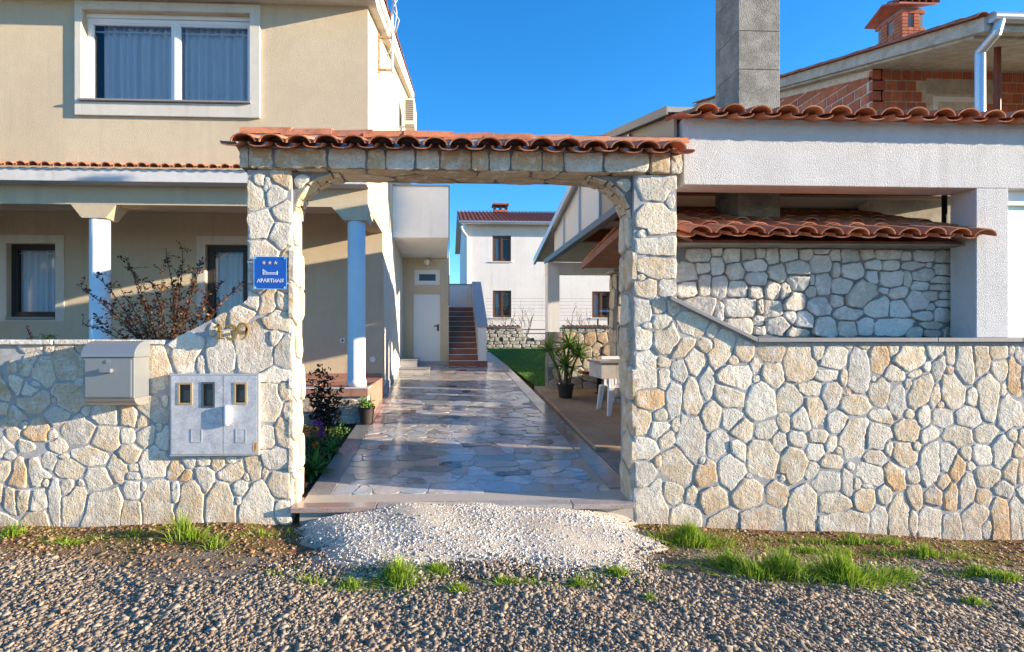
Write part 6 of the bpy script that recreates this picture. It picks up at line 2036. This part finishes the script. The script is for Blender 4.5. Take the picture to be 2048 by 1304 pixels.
# rose bush in the bed
RYb = 7.1
c = at(655, 850, Y=RYb)
rb = thing('rose_bush', 'dark leafy rose bush in the bed before the porch plinth', 'shrub', (c.x, RYb, zy(RYb)))
lv = []
mb = MB()
for (pxl, pyl, dy) in ((636, 738, 0), (648, 752, 0.1), (660, 765, -0.1), (672, 785, 0.15), (630, 770, -0.15), (640, 790, 0.2), (665, 800, 0), (680, 808, -0.1), (625, 800, 0), (650, 780, 0.05), (633, 755, -0.05)):
    tip = at(pxl, pyl, Y=RYb + dy)
    b0_ = Vector((c.x + rnd.uniform(-0.1, 0.1), RYb + rnd.uniform(-0.08, 0.08), zy(RYb) - 0.03))
    pts = [b0_.lerp(tip, k / 5) + Vector((rnd.uniform(-1, 1), rnd.uniform(-1, 1), 0)) * 0.02 for k in range(6)]
    mb.tube(pts, 0.008, 0.003, n=5, cap=False)
    for k in range(2, 6):
        for _ in range(9):
            lv.append((pts[k] + Vector((rnd.uniform(-1, 1), rnd.uniform(-1, 1), rnd.uniform(-1, 1))) * 0.07, Vector((0, 0, 1))))
mb.build('stems', 'twig', rb)
put('foliage', leaf_mesh('foliage', lv, 0.055, [(0.035, 0.035, 0.018), (0.055, 0.03, 0.022), (0.03, 0.045, 0.02), (0.07, 0.04, 0.03)], rnd, 3, 0.03), None, rb)
# small potted plant on the paving edge
PY2 = 8.05
c = at(733, 828, Y=PY2)
pz = zy(PY2) + 0.02
pr_ = thing('potted_geranium', 'small bright green plant in a black pot at the porch corner', 'potted plant', (c.x, PY2, pz))
pot(pr_, c.x, PY2, pz, 0.125, 0.25)
lv = [(Vector((c.x + rnd.gauss(0, 0.05), PY2 + rnd.gauss(0, 0.05), pz + 0.25 + abs(rnd.gauss(0, 0.04)))), Vector((0, 0, 1))) for k in range(60)]
put('foliage', leaf_mesh('foliage', lv, 0.05, [(0.11, 0.24, 0.03), (0.16, 0.30, 0.04), (0.07, 0.17, 0.03)], rnd, 3, 0.03), None, pr_)
# leafy herbs and flowers in the bed
BEDS = [(628, 905, 5.75, 0.30, 22, 'broad leafy green plant at the front of the bed by the left pillar'), (662, 862, 6.5, 0.22, 20, 'leafy green rosette in the middle of the planting bed'), (640, 850, 6.9, 0.15, 16, 'small dark rosette under the rose bush')]
for (pxl, pyl, Yb, L, n_, lab) in BEDS:
    c = at(pxl, pyl, Y=Yb)
    b = thing('leafy_plant', lab, 'plant', (c.x, Yb, zy(Yb)), 'leafy plants in the bed')
    V, Fc, C = [], [], []
    rosette(V, Fc, C, (c.x, Yb, zy(Yb) + 0.02), n_, L, L * 0.30, rnd, [(0.07, 0.19, 0.04), (0.11, 0.26, 0.06), (0.05, 0.13, 0.03)], droop=0.7, up=0.15)
    put('foliage', arr_mesh('foliage', V, Fc, C), None, b)
Yb = 6.35
c = at(634, 860, Y=Yb)
pf = thing('purple_flowers', 'clump of purple flowers beside the left pillar', 'flowers', (c.x, Yb, zy(Yb)))
mb = MB()
V = []
for k in range(9):
    tip = at(626 + rnd.uniform(-3, 18), 848 + rnd.uniform(-8, 26), Y=Yb + rnd.uniform(-0.1, 0.1))
    mb.tube([(c.x + rnd.uniform(-.05, .05), Yb, zy(Yb)), tip], 0.004, n=4)
    V += [(tip + Vector((rnd.uniform(-1, 1), rnd.uniform(-1, 1), rnd.uniform(-1, 1))) * 0.03, Vector((0, 0, 1))) for _ in range(7)]
mb.build('stems', 'twig', pf)
me = leaf_mesh('blossom', V, 0.026, [(0.32, 0.05, 0.30), (0.42, 0.10, 0.40)], rnd, 3, 0.012)
put('blossom', me, None, pf)
V = [(Vector((c.x + rnd.uniform(-0.16, 0.12), Yb + rnd.uniform(-0.12, 0.12), zy(Yb) + rnd.uniform(0.02, 0.28))), Vector((0, 0, 1))) for _ in range(70)]
put('foliage', leaf_mesh('foliage', V, 0.05, [(0.06, 0.15, 0.05), (0.09, 0.19, 0.05)], rnd, 2, 0.02), None, pf)
Yb = 5.95
c = at(631, 890, Y=Yb)
of = thing('orange_flower', 'single orange blossom among the bed leaves', 'flower', (c.x, Yb, zy(Yb)))
MB().tube([(c.x, Yb, zy(Yb)), (c.x, Yb, c.z)], 0.005, n=5).build('stem', 'leaf', of)
put('blossom', leaf_mesh('blossom', [(Vector((c.x, Yb, c.z)), Vector((0, 0, 1)))] * 6, 0.04, [(0.75, 0.20, 0.01)], rnd, 4, 0.008), None, of)
# low ground cover in the bed
lv = []
for k in range(900):
    Y_ = rnd.uniform(5.3, 8.0)
    X_ = -1.34 - abs(rnd.gauss(0, 0.35))
    if rnd.random() < 0.5 + 0.5 * math.sin(X_ * 7 + Y_ * 5):
        lv.append((Vector((X_, Y_, zy(Y_) + rnd.uniform(0, 0.05))), Vector((0, 0, 1))))
struct(put('ground_cover', leaf_mesh('ground_cover', lv, 0.035, [(0.06, 0.16, 0.03), (0.10, 0.22, 0.04), (0.04, 0.10, 0.02)], rnd, 3, 0.03)), 'stuff')

# grass along the foot of the walls
GR = [(0.25, 0.38, 0.03), (0.18, 0.30, 0.022), (0.31, 0.42, 0.05), (0.38, 0.38, 0.09)]


def tuft_mesh(x, y, rx, ry, n_, h, lean=0.06, wdt=0.007):
    a, r_ = rng.uniform(0, 2 * np.pi, n_), np.clip(np.abs(rng.normal(0, 0.62, n_)), 0, 1.7)
    X, Y = x + rx * r_ * np.cos(a), y + ry * r_ * np.sin(a)
    P = np.stack([X, Y, zg(X, Y) + wob(X, Y) + mound(X, Y) - 0.005], -1)
    ln_ = np.stack([np.cos(a) * r_ * lean * 1.4, np.sin(a) * r_ * lean], -1) + rng.normal(0, lean * 0.5, (n_, 2))
    hh = 1.15 * h * rng.uniform(0.3, 1.25, n_) * (0.75 + 0.35 * np.sin(X * 19 + Y * 7)) * (1.05 - 0.42 * r_)
    return blades(P, hh, np.full(n_, wdt), ln_, pal_cols(n_, GR, [3, 3, 2, 1], 0.25))


TUFTS = [(372, 1082, 0.13, 0.08, 420, 0.28, 'tall lush grass tuft against the left wall below the meter cabinet'), (425, 1097, 0.12, 0.06, 130, 0.11, 'low spreading grass tuft right of the tall one under the cabinet'),
         (138, 1090, 0.13, 0.06, 170, 0.10, 'small grass tuft at the foot of the left wall below the mailbox'), (18, 1075, 0.13, 0.07, 200, 0.12, 'grass tuft at the left edge under the stone wall'),
         (790, 1165, 0.22, 0.14, 900, 0.11, 'dense round grass tuft at the front of the pale gravel'), (1385, 1092, 0.30, 0.11, 1300, 0.17, 'thick bright grass clump at the foot of the right pillar'),
         (1555, 1150, 0.30, 0.13, 1600, 0.20, 'big bright grass clump in the middle of the right verge'), (1700, 1160, 0.34, 0.14, 1800, 0.21, 'largest bright grass clump on the right verge'),
         (1460, 1135, 0.24, 0.10, 650, 0.13, 'darker grass clump between the pillar clump and the big ones'), (1800, 1155, 0.16, 0.07, 320, 0.13, 'small grass clump right of the largest one')]
for (pxl, pyl, rx, ry, n_, h, lab) in TUFTS:
    c = at(pxl, pyl, Z=zg(at(pxl, pyl, Z=-0.05).x, 4.3))
    V, f, cl = tuft_mesh(c.x, min(c.y + 0.03, 4.70), rx, ry, n_, h)
    o = put('grass_tuft', raw_mesh('grass_tuft', V - np.array([c.x, c.y, 0]), f, cl, 'leaf'), None, None, (c.x, c.y, 0))
    tag(o, lab, 'grass tuft', 'grass tufts on the verge')
VV, FF, CC, kk = [], [], [], 0
for (pxl, pyl, rx, ry, n_, h) in [(640, 1165, 0.3, 0.08, 130, 0.06), (700, 1170, 0.2, 0.08, 160, 0.06), (870, 1150, 0.13, 0.07, 200, 0.06), (920, 1175, 0.1, 0.05, 160, 0.06), (1030, 1165, 0.18, 0.06, 260, 0.06), (1150, 1165, 0.14, 0.06, 220, 0.06), (1225, 1150, 0.2, 0.07, 240, 0.06), (1300, 1190, 0.05, 0.03, 50, 0.05),
                                  (1640, 1100, 0.7, 0.1, 500, 0.07), (1850, 1110, 0.5, 0.1, 400, 0.09), (1950, 1150, 0.25, 0.06, 300, 0.10), (2020, 1160, 0.2, 0.08, 260, 0.10), (1950, 1200, 0.1, 0.04, 100, 0.06), (1340, 1130, 0.12, 0.04, 100, 0.05), (945, 1078, 0.03, 0.03, 30, 0.05), (560, 1150, 0.15, 0.06, 60, 0.05), (250, 1075, 0.9, 0.1, 160, 0.05), (540, 1070, 0.3, 0.1, 110, 0.06), (1700, 1085, 0.9, 0.05, 300, 0.10)]:
    c = at(pxl, pyl, Z=zg(at(pxl, pyl, Z=-0.05).x, 4.3))
    V, f, cl = tuft_mesh(c.x, min(c.y, 4.72), rx, ry, int(n_ * 1.7), h, 0.03)
    VV.append(V)
    FF.append(f + kk)
    CC.append(cl)
    kk += len(V)
struct(put('verge_grass', raw_mesh('verge_grass', np.concatenate(VV), np.concatenate(FF), np.concatenate(CC), 'leaf')), 'stuff')
